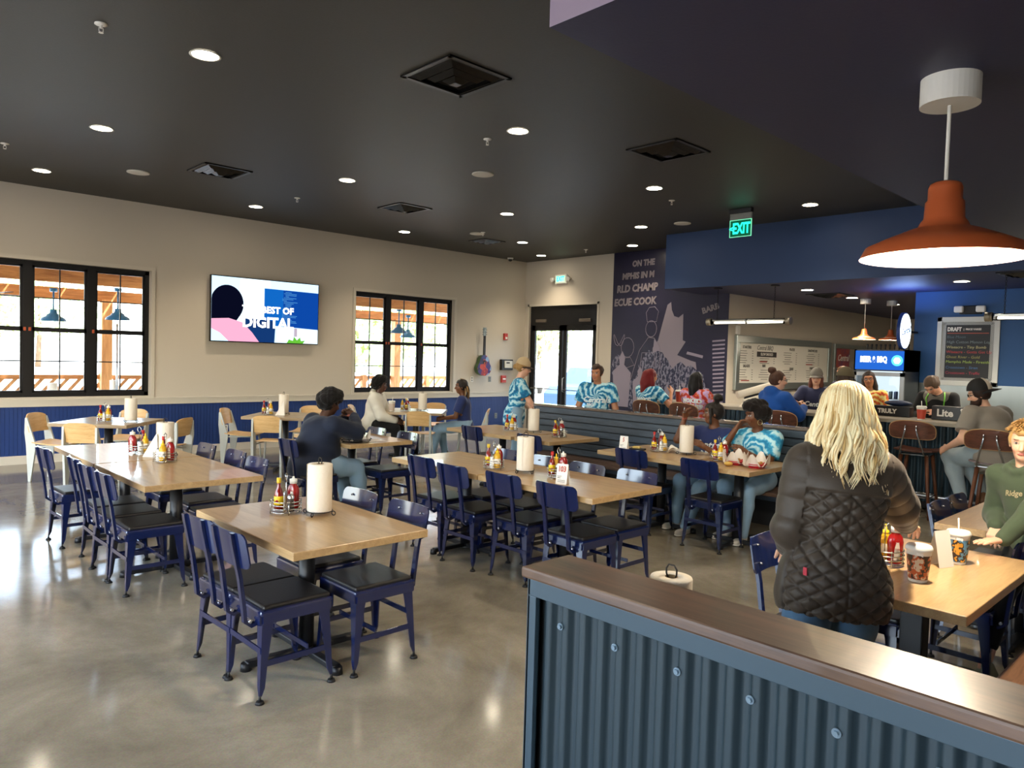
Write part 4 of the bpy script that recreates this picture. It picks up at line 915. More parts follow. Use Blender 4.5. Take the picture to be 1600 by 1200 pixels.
def towels(x, y, where, a=0, z=TZ, sc=1.0):
    h = place('h', ph, x, y, a, 'black wire holder under the paper towel roll ' + where, 'paper towel holder', 'wire towel holders'); h.location.z = z
    r = place('r', pr_, x, y, a, 'upright white paper towel roll ' + where, 'paper towel', 'paper towel rolls'); r.location.z = z + .002; r.scale = (sc, sc, 1)
# caddy
def caddy():
    o = empty('condiment_caddy'); N = 30
    for i, z in enumerate((.012, .032, .052, .072)):
        b = MB(); b.tube([(.085 * math.cos(2 * PI * k / N), .085 * math.sin(2 * PI * k / N), z) for k in range(N)], .0028, 6, closed=True); b.build('ring', m_wire, o)
    b = MB()
    for k in range(4): a = k * PI / 2 + .4; b.tube([(.087 * math.cos(a), .087 * math.sin(a), 0), (.087 * math.cos(a), .087 * math.sin(a), .08)], .0028, 6)
    b.build('upright', m_wire, o)
    b = MB(); b.tube([(-.085, 0, .012), (.085, 0, .012)], .0028, 6); b.tube([(0, -.085, .012), (0, .085, .012)], .0028, 6); b.build('floor_wire', m_wire, o)
    b = MB(); b.tube([(0, 0, .012), (0, 0, .18), (0, -.018, .2), (0, -.02, .22), (0, 0, .235), (0, .02, .22), (0, .018, .2), (0, 0, .18)], .0028, 6); b.build('handle', m_wire, o)
    return o
m_ket = mat('ketchup_red', '8f1010', .25, coat=.4); m_must = mat('mustard_yellow', 'd9a81c', .3); m_hot = mat('hot_sauce_red', '7a1408', .12, coat=.5)
m_lab = mat('bottle_label', 'ddd5c8', .5); m_laby = mat('yellow_label', 'e8c51e', .5); m_capr = mat('red_cap', 'b01818', .4); m_clear = mat('shaker_glass', 'cfd3d0', .1, spec=.8); m_salt = mat('salt_white', 'f0eee8', .7); m_pep = mat('pepper_dark', '3a302a', .8)
def bottle_ketchup():
    o = empty('ketchup_bottle'); b = MB()
    secs = [(.0, .030, .02), (.01, .034, .024), (.07, .035, .025), (.10, .037, .026), (.125, .032, .023), (.14, .02, .018), (.148, .016, .016)]
    rings = [[b.bm.verts.new((math.cos(t) * rx, math.sin(t) * ry, z)) for t in [2 * PI * k / 18 for k in range(18)]] for z, rx, ry in secs]
    for a, c in zip(rings, rings[1:]):
        for k in range(18): f = b.bm.faces.new((a[k], a[(k + 1) % 18], c[(k + 1) % 18], c[k])); f.smooth = True
    b.bm.faces.new(rings[0]); b.bm.faces.new(rings[-1]); b.build('body', m_ket, o)
    MB().lathe([(.0, .147), (.021, .147), (.022, .172), (.008, .176), (.005, .188), (0, .188)], seg=18).build('cap', m_white, o)
    for s in (1, -1):
        b = MB(); b.quadgrid(lambda u, v: ((u - .5) * .044, s * (.0255 + .001 - 22 * ((u - .5) * .044) ** 2), .018 + v * .085), 6, 4); b.build('label', m_lab, o)
        text('label_print', 'KETCHUP', .011, m_ket, o, (0, s * .0275, .07), (-s, 0, 0), (0, 0, 1), bold=.0004, extrude=.0002)
    return o
def bottle_hot(yc=False):
    o = empty('hot_sauce_bottle'); MB().lathe([(0, 0), (.024, 0), (.026, .006), (.026, .085), (.02, .11), (.0105, .135), (.0095, .16)], seg=18).build('body', m_hot, o)
    MB().lathe([(.0264, .03), (.0268, .031), (.0268, .08), (.0264, .081)], seg=18).build('label', m_laby, o); MB().lathe([(0, .185), (.012, .185), (.013, .16), (.0105, .155)], seg=14).build('cap', mat('hot_cap_yellow', 'd8b62a', .4) if yc else m_capr, o)
    MB().cyl((0, -.0272, .052), (0, -.0262, .052), .009).build('label_mark', m_capr, o)
    return o
def bottle_must():
    o = empty('mustard_bottle'); MB().lathe([(0, 0), (.025, 0), (.027, .006), (.027, .09), (.024, .11), (.013, .122), (.012, .127)], seg=18).build('body', m_must, o); MB().lathe([(.0, .165), (.004, .165), (.006, .14), (.016, .136), (.016, .126)], seg=14).build('cap', m_laby, o)
    MB().lathe([(.0274, .03), (.0278, .031), (.0278, .075), (.0274, .076)], seg=18).build('label', m_lab, o); return o
def shaker(p):
    o = empty('pepper_shaker' if p else 'salt_shaker'); MB().lathe([(0, 0), (.02, 0), (.021, .006), (.017, .07), (.018, .078)], seg=10, smooth=False).build('jar', m_pep if p else m_salt, o); MB().lathe([(.019, .074), (.019, .086), (.012, .098), (0, .1)], seg=14).build('lid', m_steel, o); return o
PB = dict(c=caddy(), k=bottle_ketchup(), h=bottle_hot(), y=bottle_hot(True), m=bottle_must(), s=shaker(0), p=shaker(1))
CN = dict(c=('condiment caddy', 'round chrome condiment caddy', 'wire condiment caddies'), k=('bottle', 'red ketchup bottle', 'ketchup bottles'), h=('bottle', 'red-capped hot sauce bottle', 'hot sauce bottles'), y=('bottle', 'yellow-capped hot sauce bottle', 'hot sauce bottles'), m=('bottle', 'yellow mustard bottle', 'mustard bottles'), s=('shaker', 'white salt shaker', 'salt and pepper shakers'), p=('shaker', 'dark pepper shaker', 'salt and pepper shakers'))
def put(k, x, y, a, where, dz=0):
    o = place('c' + k, PB[k], x, y, a, CN[k][1] + ' ' + where, CN[k][0], CN[k][2]); o.location.z = TZ + dz; return o
def condiments(x, y, where, items='khmsp', a0=0.0, zb=0):
    put('c', x, y, a0, where, zb)
    sp = [(.042, 0), (-.035, .04), (-.03, -.045), (.01, -.056), (.012, .057)]
    ca, sa = math.cos(a0), math.sin(a0)
    for it, (u, v) in zip(items, sp):
        put(it, x + u * ca - v * sa, y + u * sa + v * ca, -.85, where, zb + .016)
towels(2.12, 3.78, 'on the near table'); condiments(1.99, 3.93, 'on the near table behind the towel roll', 'ypks', PI * .78)
towels(2.20, 6.55, 'at the middle of the long left table', .5); condiments(2.10, 6.25, 'on the long left table, front one', 'khsmp', -.8); condiments(2.08, 6.83, 'on the long left table behind the towel roll', 'hksmp', .5)
towels(4.2, 4.2, 'on the middle table', .9); condiments(4.13, 4.5, 'on the middle table, left of the roll', 'kysmp', -.4); condiments(4.25, 3.88, 'on the middle table, beside the 103 card', 'khpsm', -.3)
towels(6.55, 6.18 + .24, 'on the far end booth table', .2); condiments(6.45, 6.72, 'on the far booth table, left of the roll', 'khmsp', .0); condiments(6.42, 5.86, 'on the narrow booth table', 'kypsm', .2)
towels(6.42, 4.12, 'on the number 5 booth table', 0); condiments(6.38, 4.42, 'on the booth table by the number 5 card', 'khsmp', 0); condiments(6.3, 3.68, 'on the booth table by the red baskets', 'ykpsm', 2.6)
towels(2.86, 9.72, 'on the table under the left window', 0, sc=1.0); condiments(2.62, 9.9, 'on the table under the left window', 'khsmp', .2)
towels(5.0, 10.0, 'on the table under the television', 0); condiments(4.78, 10.05, 'on the table under the television', 'khsmp', .2)
towels(7.32, 9.75, 'on the table between the two window guests', 0); condiments(7.1, 9.92, 'on the table between the two window guests', 'kmysp', .2)
towels(4.35, 7.15, 'in front of the person in navy', 0); condiments(4.28, 6.93, 'in front of the person in navy', 'mhksp', .2)
towels(1.87, 1.235, 'behind the half wall, only its top showing', 0, TZ, .9)
condiments(3.72, 1.27, 'beside the blonde woman', 'mykps', .3)
# napkin wedges
m_nap = mat('napkin_paper', 'ece6da', .85)
for x, y, l in ((4.83, 9.9, 'folded white napkins fanned beside the roll under the television'), (2.04, 6.6, 'white napkin corner leaning on the left table roll')):
    o = MB().prism([(0, 0), (.13, 0), (.12, .2)], lambda u, v, w: (u * .7, -u * .7 + w, v + TZ), .02).build('napkin_stack', m_nap, None, (x, y, 0)); tag(o, l, 'napkins')
# number cards
def number_card(x, y, num, a, label):
    o = empty('table_number_card', (x, y, TZ), a); tag(o, label, 'sign', 'table number cards')
    for s in (-1, 1): b = MB(); b.quadgrid(lambda u, v: (s * (.028 - .027 * v), (u - .5) * .09, .15 * v), 1, 1); b.build('card_face', mat('card_white', 'eeeae2', .5), o)
    m1 = mat('card_red', 'b8462e', .6)
    text('card_number', num, .06, m1, o, (-.0135, 0, .112), (0, -1, 0), (.18, 0, 1), bold=.001, sx=.75, extrude=.0003); text('card_text', 'Central\nBBQ', .013, mi, o, (-.0225, .02, .055), (0, -1, 0), (.18, 0, 1), extrude=.0002)
    b = MB(); [b.box((-.028 - .0005 + .17 * z, 0, z), (.0006, .06, .002)) for z in (.018, .025, .032)]; b.build('card_lines', mi, o)
number_card(4.06, 3.66, '103', .3, 'white folded card with a red 103 on the middle table'); number_card(6.1, 4.66, '5', .2, 'white folded card with a red 5 on the booth table'); 
o = empty('table_number_card', (3.9, 1.08, TZ), 1.2); tag(o, 'blank side of a white folded card behind the blonde woman\'s hand', 'sign', 'table number cards')
for s in (-1, 1): b = MB(); b.quadgrid(lambda u, v: (s * (.035 - .034 * v), (u - .5) * .1, .17 * v), 1, 1); b.build('card_face', mat('card_white', 'eeeae2', .5), o)
# cups
def cup(x, y, z, label, body, c2, sc=1, straw=True, a=0, word=True):
    o = empty('drink_cup', (x, y, z), a); o.scale = (sc,) * 3; tag(o, label, 'cup', 'drink cups')
    MB().lathe([(0, 0), (.034, 0), (.035, .003), (.047, .128), (.049, .13)], seg=28).build('cup_body', body, o)
    MB().lathe([(.0492, .128), (.051, .13), (.051, .138), (.046, .146), (.044, .149), (0, .148)], seg=28).build('lid', m_white, o)
    MB().lathe([(.0365, .012), (.0463, .112)], seg=28).build('printed_wrap', c2, o)
    if word: text('cup_lettering', 'Central BBQ', .014, m_white, o, (-.047, 0, .118), (0, -1, 0), (.09, 0, 1), bold=.0006, extrude=.0004)
    if straw: MB().tube([(.01, 0, .1), (.02, .01, .20)], .0035, 6).build('straw', m_white, o)
def wrap(n_, a, b_, c): 
    m = mat(n_, a, .4); 
    if 'done' in m: return m
    m['done'] = 1; n = m.node_tree; p = n.nodes['Principled BSDF']; tc = n.nodes.new('ShaderNodeTexCoord'); no = n.nodes.new('ShaderNodeTexNoise'); no.inputs['Scale'].default_value = 42; no.inputs['Detail'].default_value = 2
    cr = n.nodes.new('ShaderNodeValToRGB'); cr.color_ramp.interpolation = 'CONSTANT'; cr.color_ramp.elements[0].color = hexc(a); cr.color_ramp.elements[1].position = .46; cr.color_ramp.elements[1].color = hexc(b_); e = cr.color_ramp.elements.new(.56); e.color = hexc(c)
    n.links.new(tc.outputs['Object'], no.inputs[0]); n.links.new(no.outputs[0], cr.inputs[0]); n.links.new(cr.outputs[0], p.inputs['Base Color']); return m
cw = wrap('cup_wrap_blue', '5b8fb5', '3a2b26', 'e0a23a'); cw2 = wrap('cup_wrap_brown', '2a1e1c', 'a5512a', 'c7b7a4')
m_cupw = mat('cup_white', 'ece8df', .4)
cup(4.02, 1.04, TZ, 'printed drink cup with lid and spoon near the boy', m_cupw, cw, 1.08, a=-.1); cup(3.54, 1.065, TZ, 'dark printed drink cup under the blonde woman\'s hand', m_cupw, cw2, 1.08, False, a=-.1); cup(3.42, 1.36, TZ, 'small white lidded cup half hidden by the blonde woman', m_cupw, cw2, .9, False)
cup(9.80, 3.0, 1.073, 'red and white lidded cup on the bar by the chalkboard side', m_cupw, mat('cup_red', 'b4402a', .5), 1.15); cup(9.82, 2.53, 1.073, 'white cup on the bar just left of the bearded man', m_cupw, mat('cup_pale', 'c9b7a8', .5), 1.1, False, word=False); cup(9.75, 6.42, 1.073, 'red cup with white lid on the far bar', mat('cup_red', 'b4402a', .5), mat('cup_red', 'b4402a', .5), 1.25, word=False)
cup(6.78, 9.85, TZ, 'white and red cup with straw in front of the hoodie person', m_cupw, mat('cup_pale', 'c9b7a8', .5), 1.15, word=False)
# food baskets
m_red = mat('red_plastic', 'c3202a', .35)
def basket(x, y, a, label, wireb=False):
    o = empty('food_basket', (x, y, TZ), a); tag(o, label, 'food basket', None if wireb else 'red food baskets')
    b = MB(); N = 28
    for z, r in (((0.003, .072), (.018, .088), (.036, .1)) if not wireb else ((0.003, .12), (.02, .13), (.036, .14))):
        b.tube([(r * 1.15 * math.cos(2 * PI * k / N), r * .85 * math.sin(2 * PI * k / N), z) for k in range(N)], .004, 6, closed=True)
    b.lathe([(0, .003), (.07, .003), (.09, .036)], seg=24); b.build('basket', m_red if not wireb else m_dark, o)
    rnd = random.Random(int(x * 100 + y * 10)); b = MB()
    def pf(u, v):
        a_ = 2 * PI * u; r = .02 + v * .105; z = .01 + max(0, v - .45) * .12 * (1 + .9 * math.sin(4 * a_ + 1)); return (r * 1.2 * math.cos(a_), r * .9 * math.sin(a_), z)
    b.quadgrid(pf, 32, 8, smooth=False, closed_u=True); b.build('paper_liner', mat('wax_paper', 'e6ded2', .7), o)
    b = MB()
    for k in range(9): b.ellip((rnd.uniform(-.05, .05), rnd.uniform(-.04, .04), .03 + rnd.uniform(0, .015)), (.022, .014, .012), 8, 6, Matrix.Rotation(rnd.uniform(0, 3), 3, 'Z'))
    b.build('food', mat('fried_food', 'c99a5a', .7, vary=(30, .6, '8a5526', (1, 1, 1))), o); o[ 'label'] = label
basket(6.22, 3.46, .2, 'left red food basket with paper in front of the booth women'); basket(6.2, 3.24, .1, 'right red food basket with paper in front of the booth woman in blue tie-dye')
basket(4.12, 6.62, -.4, 'dark wire food basket with paper in front of the person in navy', True)
o = MB().ellip((0, 0, .02), (.05, .035, .02)).build('bread_roll', mat('bun', 'd9b25a', .6), None, (6.06, 3.44, TZ)); tag(o, 'small golden bun beside the left red basket', 'bread')
o = empty('phone', (6.28, 4.62, TZ), .3); tag(o, 'black tray with a yellow item next to the number 5 card', 'tray'); MB().box((0, 0, .008), (.09, .16, .016), .005).build('tray_body', m_dark, o); MB().box((0, .01, .025), (.05, .08, .02), .005).build('wrapped_item', mat('yellow_item', 'd8c070', .5), o); o.name = 'serving_tray'
o = MB().quadgrid(lambda u, v: ((u - .5) * .28, (v - .5) * .2, .001 + .008 * math.sin(9 * u) * math.sin(7 * v) ** 2), 10, 8).build('food_paper', mat('wax_paper', 'e6ded2', .7), None, (4.3, 6.62, TZ + .002)); tag(o, 'white food wrapper lying at the right of the navy shirted person', 'paper')
o = MB().quadgrid(lambda u, v: ((u - .5) * .2, (v - .5) * .16, .02 + .05 * math.sin(5 * u + 1) * math.sin(4 * v + .6)), 10, 8, smooth=False).build('napkin', m_nap, None, (6.45, 4.27, TZ)); tag(o, 'crumpled napkin between the caddy and the towel roll at number 5', 'napkins')
# ================================================================ BAR THINGS
# back counter, fridge, chalkboard
o = empty('back_counter', (12.77, 1, 0)); tag(o, 'steel back bar counter under the chalkboard wall', 'counter'); MB().box((-.0, .2, .88), (.6, 5.6, .04), .004).build('countertop', m_steel, o); MB().box((.02, .2, .43), (.54, 5.5, .86)).build('cabinet', m_dark, o)
o = empty('serving_counter', (14, 5.9, 0)); tag(o, 'steel topped counter under the menu board with blue front', 'counter'); MB().box((0.3, .5, .98), (3.6, .75, .04), .004).build('countertop', m_steel, o); MB().box((.3, .5, .48), (3.5, .68, .94)).build('cabinet', m_blue, o)
o = empty('drink_fridge', (12.65, 4.42, 0)); tag(o, 'tall lit drink fridge with BEER & BBQ header and glass door', 'fridge')
FW, FH, FD = .78, 1.98, .66
b = MB(); wallbox(b, -FD / 2, FD / 2, -FW / 2, -FW / 2 + .04, 0, FH); wallbox(b, -FD / 2, FD / 2, FW / 2 - .04, FW / 2, 0, FH); wallbox(b, FD / 2 - .04, FD / 2, -FW / 2, FW / 2, 0, FH); wallbox(b, -FD / 2, FD / 2, -FW / 2, FW / 2, FH - .34, FH); wallbox(b, -FD / 2, FD / 2, -FW / 2, FW / 2, 0, .25)
b.build('cabinet', mat('fridge_black', '15171c', .35), o)
MB().box((-FD / 2 - .008, 0, FH - .17), (.016, FW - .05, .3)).build('header_sign', emitm('header_blue', '1f57b0', 1.1), o)
text('header_lettering', 'BEER & BBQ', .125, emitm('header_white', 'e8f2ff', 1.9), o, (-FD / 2 - .018, .085, FH - .16), (0, -1, 0), (0, 0, 1), bold=.007, sx=.62)
MB().cyl((-FD / 2 - .017, -.27, FH - .17), (-FD / 2 - .02, -.27, FH - .17), .085, seg=28).build('header_badge', emitm('badge_cyan', '58c8e8', 1.3), o); MB().cyl((-FD / 2 - .02, -.27, FH - .17), (-FD / 2 - .023, -.27, FH - .17), .055, seg=6).build('header_badge_mark', emitm('badge_white', 'f2fbff', 1.6), o)
b = MB(); z0, z1 = .27, FH - .36
wallbox(b, -FD / 2 - .04, -FD / 2, -FW / 2, -FW / 2 + .06, z0, z1); wallbox(b, -FD / 2 - .04, -FD / 2, FW / 2 - .06, FW / 2, z0, z1); wallbox(b, -FD / 2 - .04, -FD / 2, -FW / 2, FW / 2, z0, z0 + .06); wallbox(b, -FD / 2 - .04, -FD / 2, -FW / 2, FW / 2, z1 - .06, z1)
dr = b.build('door', mat('fridge_door_grey', '8b9096', .35, metal=.4), o); g = MB(); wallbox(g, -FD / 2 - .03, -FD / 2 - .024, -FW / 2 + .05, FW / 2 - .05, z0 + .05, z1 - .05); g.build('pane', m_glass, dr)
slab('lit_back', FD / 2 - .05, FD / 2 - .045, -FW / 2 + .04, FW / 2 - .04, .25, 1.64, emitm('fridge_light', 'dff0f8', .75), o)
cols = ['2a3f7a', '9fb8c8', 'b4352c', '27563a', 'd8d8da', '6a7aa8']
def can(c):
    return MB().lathe([(0, 0), (.026, 0), (.031, .008), (.031, .108), (.024, .118), (0, .118)], seg=12).mesh('can', [mat('can_' + c, c, .3, metal=.4)])
cm = {c: can(c) for c in cols}; nn = 0
for si, sz in enumerate((.42, .68, .94, 1.2)):
    MB().box((-.03, 0, sz), (.5, FW - .1, .012)).build('shelf', m_wire, o)
    for k in range(9):
        c = cols[(k * 2 + si * 3 + k // 3) % 6]; ob = bpy.data.objects.new('drink_can', cm[c]); COL.objects.link(ob); ob.location = (12.65 - .22, 4.42 - .31 + k * .077, sz + .007)
        tag(ob, '%s drink can on the %s shelf of the lit fridge, %s' % ({'2a3f7a': 'navy', '9fb8c8': 'pale blue', 'b4352c': 'red', '27563a': 'green', 'd8d8da': 'silver', '6a7aa8': 'slate blue'}[c], ['lowest', 'second lowest', 'second highest', 'highest'][si], ['far right', 'second from right', 'third from right', 'fourth from right', 'in the middle', 'fourth from left', 'third from left', 'second from left', 'far left'][k]), 'can', 'cans in the drink fridge')
L = bpy.data.lights.new('fridge_glow', 'POINT'); L.energy = 3; L.color = (.8, .92, 1); lo = bpy.data.objects.new('light_source', L); COL.objects.link(lo); lo.parent = o; lo.location = (-.1, 0, 1.5)
b = MB()
for k in range(10): b.lathe([(.012, 0), (.012, .05), (.02, .09), (0, .1)], (0, (k - 4.5) * .07, 0), 8)
ob = b.build('bottle_topper', m_dark, None, (12.65, 4.42, FH)); tag(ob, 'row of dark bottle shapes standing on top of the drink fridge', 'bottles', kind='stuff')
# neon oval sign
o = empty('neon_sign', (12.45, 4.12, 2.28)); tag(o, 'glowing white oval sign on a blue plate beside the fridge', 'neon sign')
ov = lambda r, n=36: [(.24 * r * math.cos(2 * PI * k / n), .29 * r * math.sin(2 * PI * k / n)) for k in range(n)]
MB().prism(ov(1), lambda u, v, w: (u, .03 - w, v), .05).build('back_plate', mat('neon_plate', '1c3f86', .4), o); MB().prism(ov(.93), lambda u, v, w: (u, -.021 - w, v), .008).build('glowing_face', emitm('neon_white', 'e4f2ff', 3.2), o)
MB().box((.4, .01, 0), (.45, .03, .03)).build('bracket', m_dark, o)
text('sign_script', 'Central', .13, emitm('neon_dark', '4a7ac0', .5), o, (0, -.032, 0), (1, 0, .2), (-.2, 0, 1), shear=.3, bold=.003)
L = bpy.data.lights.new('neon_glow', 'AREA'); L.shape = 'ELLIPSE'; L.size = .45; L.size_y = .55; L.energy = 9; L.color = (.25, .42, 1); lo = bpy.data.objects.new('light_source', L); COL.objects.link(lo); lo.parent = o; lo.location = (0, .02, .3); lo.rotation_euler = (PI, 0, 0)
# chalkboard
o = empty('chalkboard', (XB - .001, 3.4, 1.985)); tag(o, 'black DRAFT price chalkboard in a white frame on the blue wall', 'chalkboard')
CW, CH = .86, 1.08
b = MB()
for (y, z, dy, dz) in ((0, CH / 2 - .035, CW, .07), (0, -CH / 2 + .035, CW, .07), (-CW / 2 + .035, 0, .07, CH), (CW / 2 - .035, 0, .07, CH)): b.box((-.02, y, z), (.04, dy, dz), .004)
b.build('frame', mat('frame_white', 'cdd0ce', .45), o)
MB().box((-.008, 0, 0), (.016, CW - .12, CH - .12)).build('mesh_backing', mat('zig_white', 'c4c7c6', .5), o)
b = MB(); 
for s in (-1, 1):
    for r_ in range(2):
        b.tube([(-.0175, -CW / 2 + .09 + k * .0085, s * (CH / 2 - .09 - r_ * .022) + .007 * (1 if k % 4 < 2 else -1)) for k in range(81)], .003, 3)
        b.tube([(-.0175, s * (CW / 2 - .088 - r_ * .022) + .007 * (1 if k % 4 < 2 else -1), -CH / 2 + .09 + k * .0090) for k in range(101)], .003, 3)
b.build('zigzag_border', m_dark, o)
MB().box((-.012, 0, 0), (.02, CW - .25, CH - .25)).build('board', mat('slate', '24272b', .6), o)
X_ = -.024; ctext = lambda t, sz, y, z, c, **k: text('chalk_line', t, sz, mat('chalk_' + c, c, .8), o, (X_, y, z), (0, -1, 0), (0, 0, 1), align='LEFT', extrude=.0004, **k)
ctext('DRAFT', .085, .285, .345, 'f0ece4', bold=.004, sx=.75); ctext('|  PRICE VARIES', .04, .06, .345, 'e8e4dc', bold=.0015, sx=.9); MB().box((X_, 0, .285), (.002, .57, .008)).build('chalk_rule', mat('chalk_rule', 'd8644a', .7), o)
for t, c, z in (('Blue Moon', '5f6e74', .225), ('High Cotton Monon Logo', '7d8a8c', .145), ('Wiseacre - Tiny Bomb', 'c6c08c', .065), ('Wiseacre - Gotta Get Up', 'c4484a', -.01), ('Ghost River - Gold', 'a8a060', -.09), ('Memphis Made - Fireside', 'a8c060', -.165), ('Crosstown - Siren', '4f74a4', -.255), ('Crosstown - Traffic', 'b03c50', -.34)): ctext(t, .06, .29, z, c, shear=.1)
o = empty('emergency_light', (XB - .001, 3.37, 2.63)); tag(o, 'black emergency light with two white lamp heads above the chalkboard', 'emergency light'); MB().box((-.04, 0, 0), (.08, .3, .13), .01).build('housing', m_dark, o)
for s in (-1, 1): MB().box((-.1, s * .15, .01), (.07, .13, .1), .02).build('lamp_head', m_white, o)
# bar-top boxes
def barbox(y, w, h, t, label, x=10.15, sz=.09, ty=0):
    o = empty('bar_caddy', (x, y, 1.073)); tag(o, label, 'bar caddy', 'black bar caddies'); MB().box((0, 0, h / 2), (.16, w, h), .008).build('box', mat('bar_black', '0f1014', .4), o)
    if t: text('box_lettering', t, sz, mat('print_white', 'd9d6cf', .5), o, (-.083, ty, h * .5), (0, -1, 0), (0, 0, 1), bold=.004, extrude=.0006)
    return o
barbox(3.95, .34, .13, 'Lite', 'black bar caddy reading Lite beside the blonde woman', ty=-.08); barbox(3.44, .44, .13, 'TRULY', 'long low black bar caddy reading TRULY on the bar', sz=.075, ty=.05); barbox(2.78, .38, .17, 'Lite', 'black bar caddy reading Lite in front of the bartender', sz=.12, ty=.04)
o = MB().ellip((0, 0, .035), (.09, .17, .04)).build('bar_mat_roll', mat('navy_rubber', '1a2a4c', .6), None, (10.25, 3.42, 1.203)); tag(o, 'navy oval pad lying on top of the TRULY caddy', 'pad')
for x, y, l in ((10.0, 4.05, 'right of the blonde woman on the bar'), (9.85, 1.7, 'at the right edge of the photo')):
    pass
b = MB(); b.box((0, 0, .09), (.16, .24, .18), .01); o = b.build('register_box', m_dark, None, (10.18, 4.22, 1.073)); tag(o, 'black condiment box with red items next to the glasses-wearing worker', 'box')
o = empty('tap_machine', (10.0, 5.3, 1.073), .9); tag(o, 'tilted pair of white paper rolls on a black dispenser at the far bar', 'dispenser')
for k, (u, z) in enumerate(((0, .22), (-.25, .12))): MB().cyl((u, -.28, z + .1), (u, .26, z - .06), .055, seg=20).build('roll', m_roll, o); MB().box((u, 0, z * .5 - .02), (.05, .3, z), .01).build('stand', m_dark, o)
o = MB().quadgrid(lambda u, v: ((u - .5) * .35, (v - .5) * .45, .03 + .06 * math.sin(6 * u + 1) * math.sin(5 * v + .6)), 14, 14, smooth=False).build('food_wrapper', m_nap, None, (9.8, 5.15, 1.075)); tag(o, 'crumpled food wrapper and cup on the bar near the hoodie person', 'paper')
o = MB().box((0, 0, .09), (.12, .34, .18), .01).build('payment_terminal', m_dark, None, (12.6, 2.3, .9)); tag(o, 'black appliance at the right end of the back counter', 'appliance')
o = MB().lathe([(0, 0), (.028, 0), (.034, .12), (0, .12)], seg=18).build('beer_glass', mat('amber_beer', 'c08a2a', .15), None, (9.85, 4.55, 1.073)); tag(o, 'small amber drink glass on the bar beside the hoodie person', 'glass')
o = MB().box((0, 0, .1), (.04, .26, .1), .004).build('yellow_sign', mat('yellow_card', 'd9b020', .5), None, (9.8, 1.62, 1.073)); tag(o, 'yellow card standing on the bar at right edge', 'card')
# ================================================================ PEOPLE
V3 = lambda *a: np.array(a, float)
def unit(v): return v / max(np.linalg.norm(v), 1e-9)
class Field:
    """smooth union of rounded cones and ellipsoids, meshed with surface nets"""
    def __init__(s, k=.02): s.p = []; s.k = k; s.cuts = []; s.fine = []
    def cone(s, a, b, ra, rb, k=None): s.p.append(('c', np.array(a, float), np.array(b, float), ra, rb, k)); return s
    def chain(s, pts, rs, k=None):
        for i in range(len(pts) - 1): s.cone(pts[i], pts[i + 1], rs[i], rs[i + 1], k)
        return s
    def ell(s, c, r, M=None, k=None): s.p.append(('e', np.array(c, float), np.array(r, float), np.eye(3) if M is None else np.array(M, float), 0, k)); return s
    def cut(s, f): s.cuts.append(f); return s
    def axis(s, i, lo, hi, h):
        fine = sorted([(f[0][i] - f[1], f[0][i] + f[1], f[2]) for f in s.fine])
        out = [lo]
        while out[-1] < hi:
            x = out[-1]; st = h
            for a, b, hh in fine:
                if a - hh <= x < b: st = min(st, hh)
            out.append(x + st)
        return np.array(out)
    def mesh(s, h=.01, pad=.02, disp=None, color=None, extra=0.0):
        lo = np.full(3, 1e9); hi = -lo; bbs = []
        for t, a, b, c, d, k in s.p:
            if t == 'c': l = np.minimum(a - c, b - d); u = np.maximum(a + c, b + d)
            else: R = np.sqrt(((c * b) ** 2).sum(1)); l = a - R; u = a + R
            bbs.append((l - extra, u + extra)); lo = np.minimum(lo, l - extra); hi = np.maximum(hi, u + extra)
        lo -= pad; hi += pad
        ax = [s.axis(i, lo[i], hi[i], h) for i in range(3)]
        D = np.full([len(a) for a in ax], .2, np.float32)
        for (t, a, b, c, d, k), (l, u) in zip(s.p, bbs):
            k = k or s.k; m = k + .5 * h + .012
            I = [slice(max(0, np.searchsorted(ax[i], l[i] - m) - 1), np.searchsorted(ax[i], u[i] + m) + 1) for i in range(3)]
            X, Y, Z = np.meshgrid(ax[0][I[0]], ax[1][I[1]], ax[2][I[2]], indexing='ij', sparse=True)
            if t == 'c':
                ba = b - a; L2 = max(ba @ ba, 1e-9); px, py, pz = X - a[0], Y - a[1], Z - a[2]
                T = np.clip((px * ba[0] + py * ba[1] + pz * ba[2]) / L2, 0, 1)
                dd = np.sqrt((px - T * ba[0]) ** 2 + (py - T * ba[1]) ** 2 + (pz - T * ba[2]) ** 2) - (c + (d - c) * T)
            else:
                px, py, pz = X - a[0], Y - a[1], Z - a[2]; M = c
                q = [(M[0, i] * px + M[1, i] * py + M[2, i] * pz) for i in range(3)]
                k0 = np.sqrt(sum((q[i] / b[i]) ** 2 for i in range(3))); k1 = np.sqrt(sum((q[i] / b[i] ** 2) ** 2 for i in range(3)))
                dd = k0 * (k0 - 1) / np.maximum(k1, 1e-6)
            dd = (dd - extra).astype(np.float32); cur = D[I[0], I[1], I[2]]
            hh = np.maximum(k - np.abs(cur - dd), 0) / k
            D[I[0], I[1], I[2]] = np.minimum(cur, dd) - hh * hh * k * .25
        if s.cuts:
            X, Y, Z = np.meshgrid(*ax, indexing='ij', sparse=True)
            for f in s.cuts: D = np.maximum(D, np.broadcast_to(f(X, Y, Z), D.shape).astype(np.float32))
        return nets(D, ax)
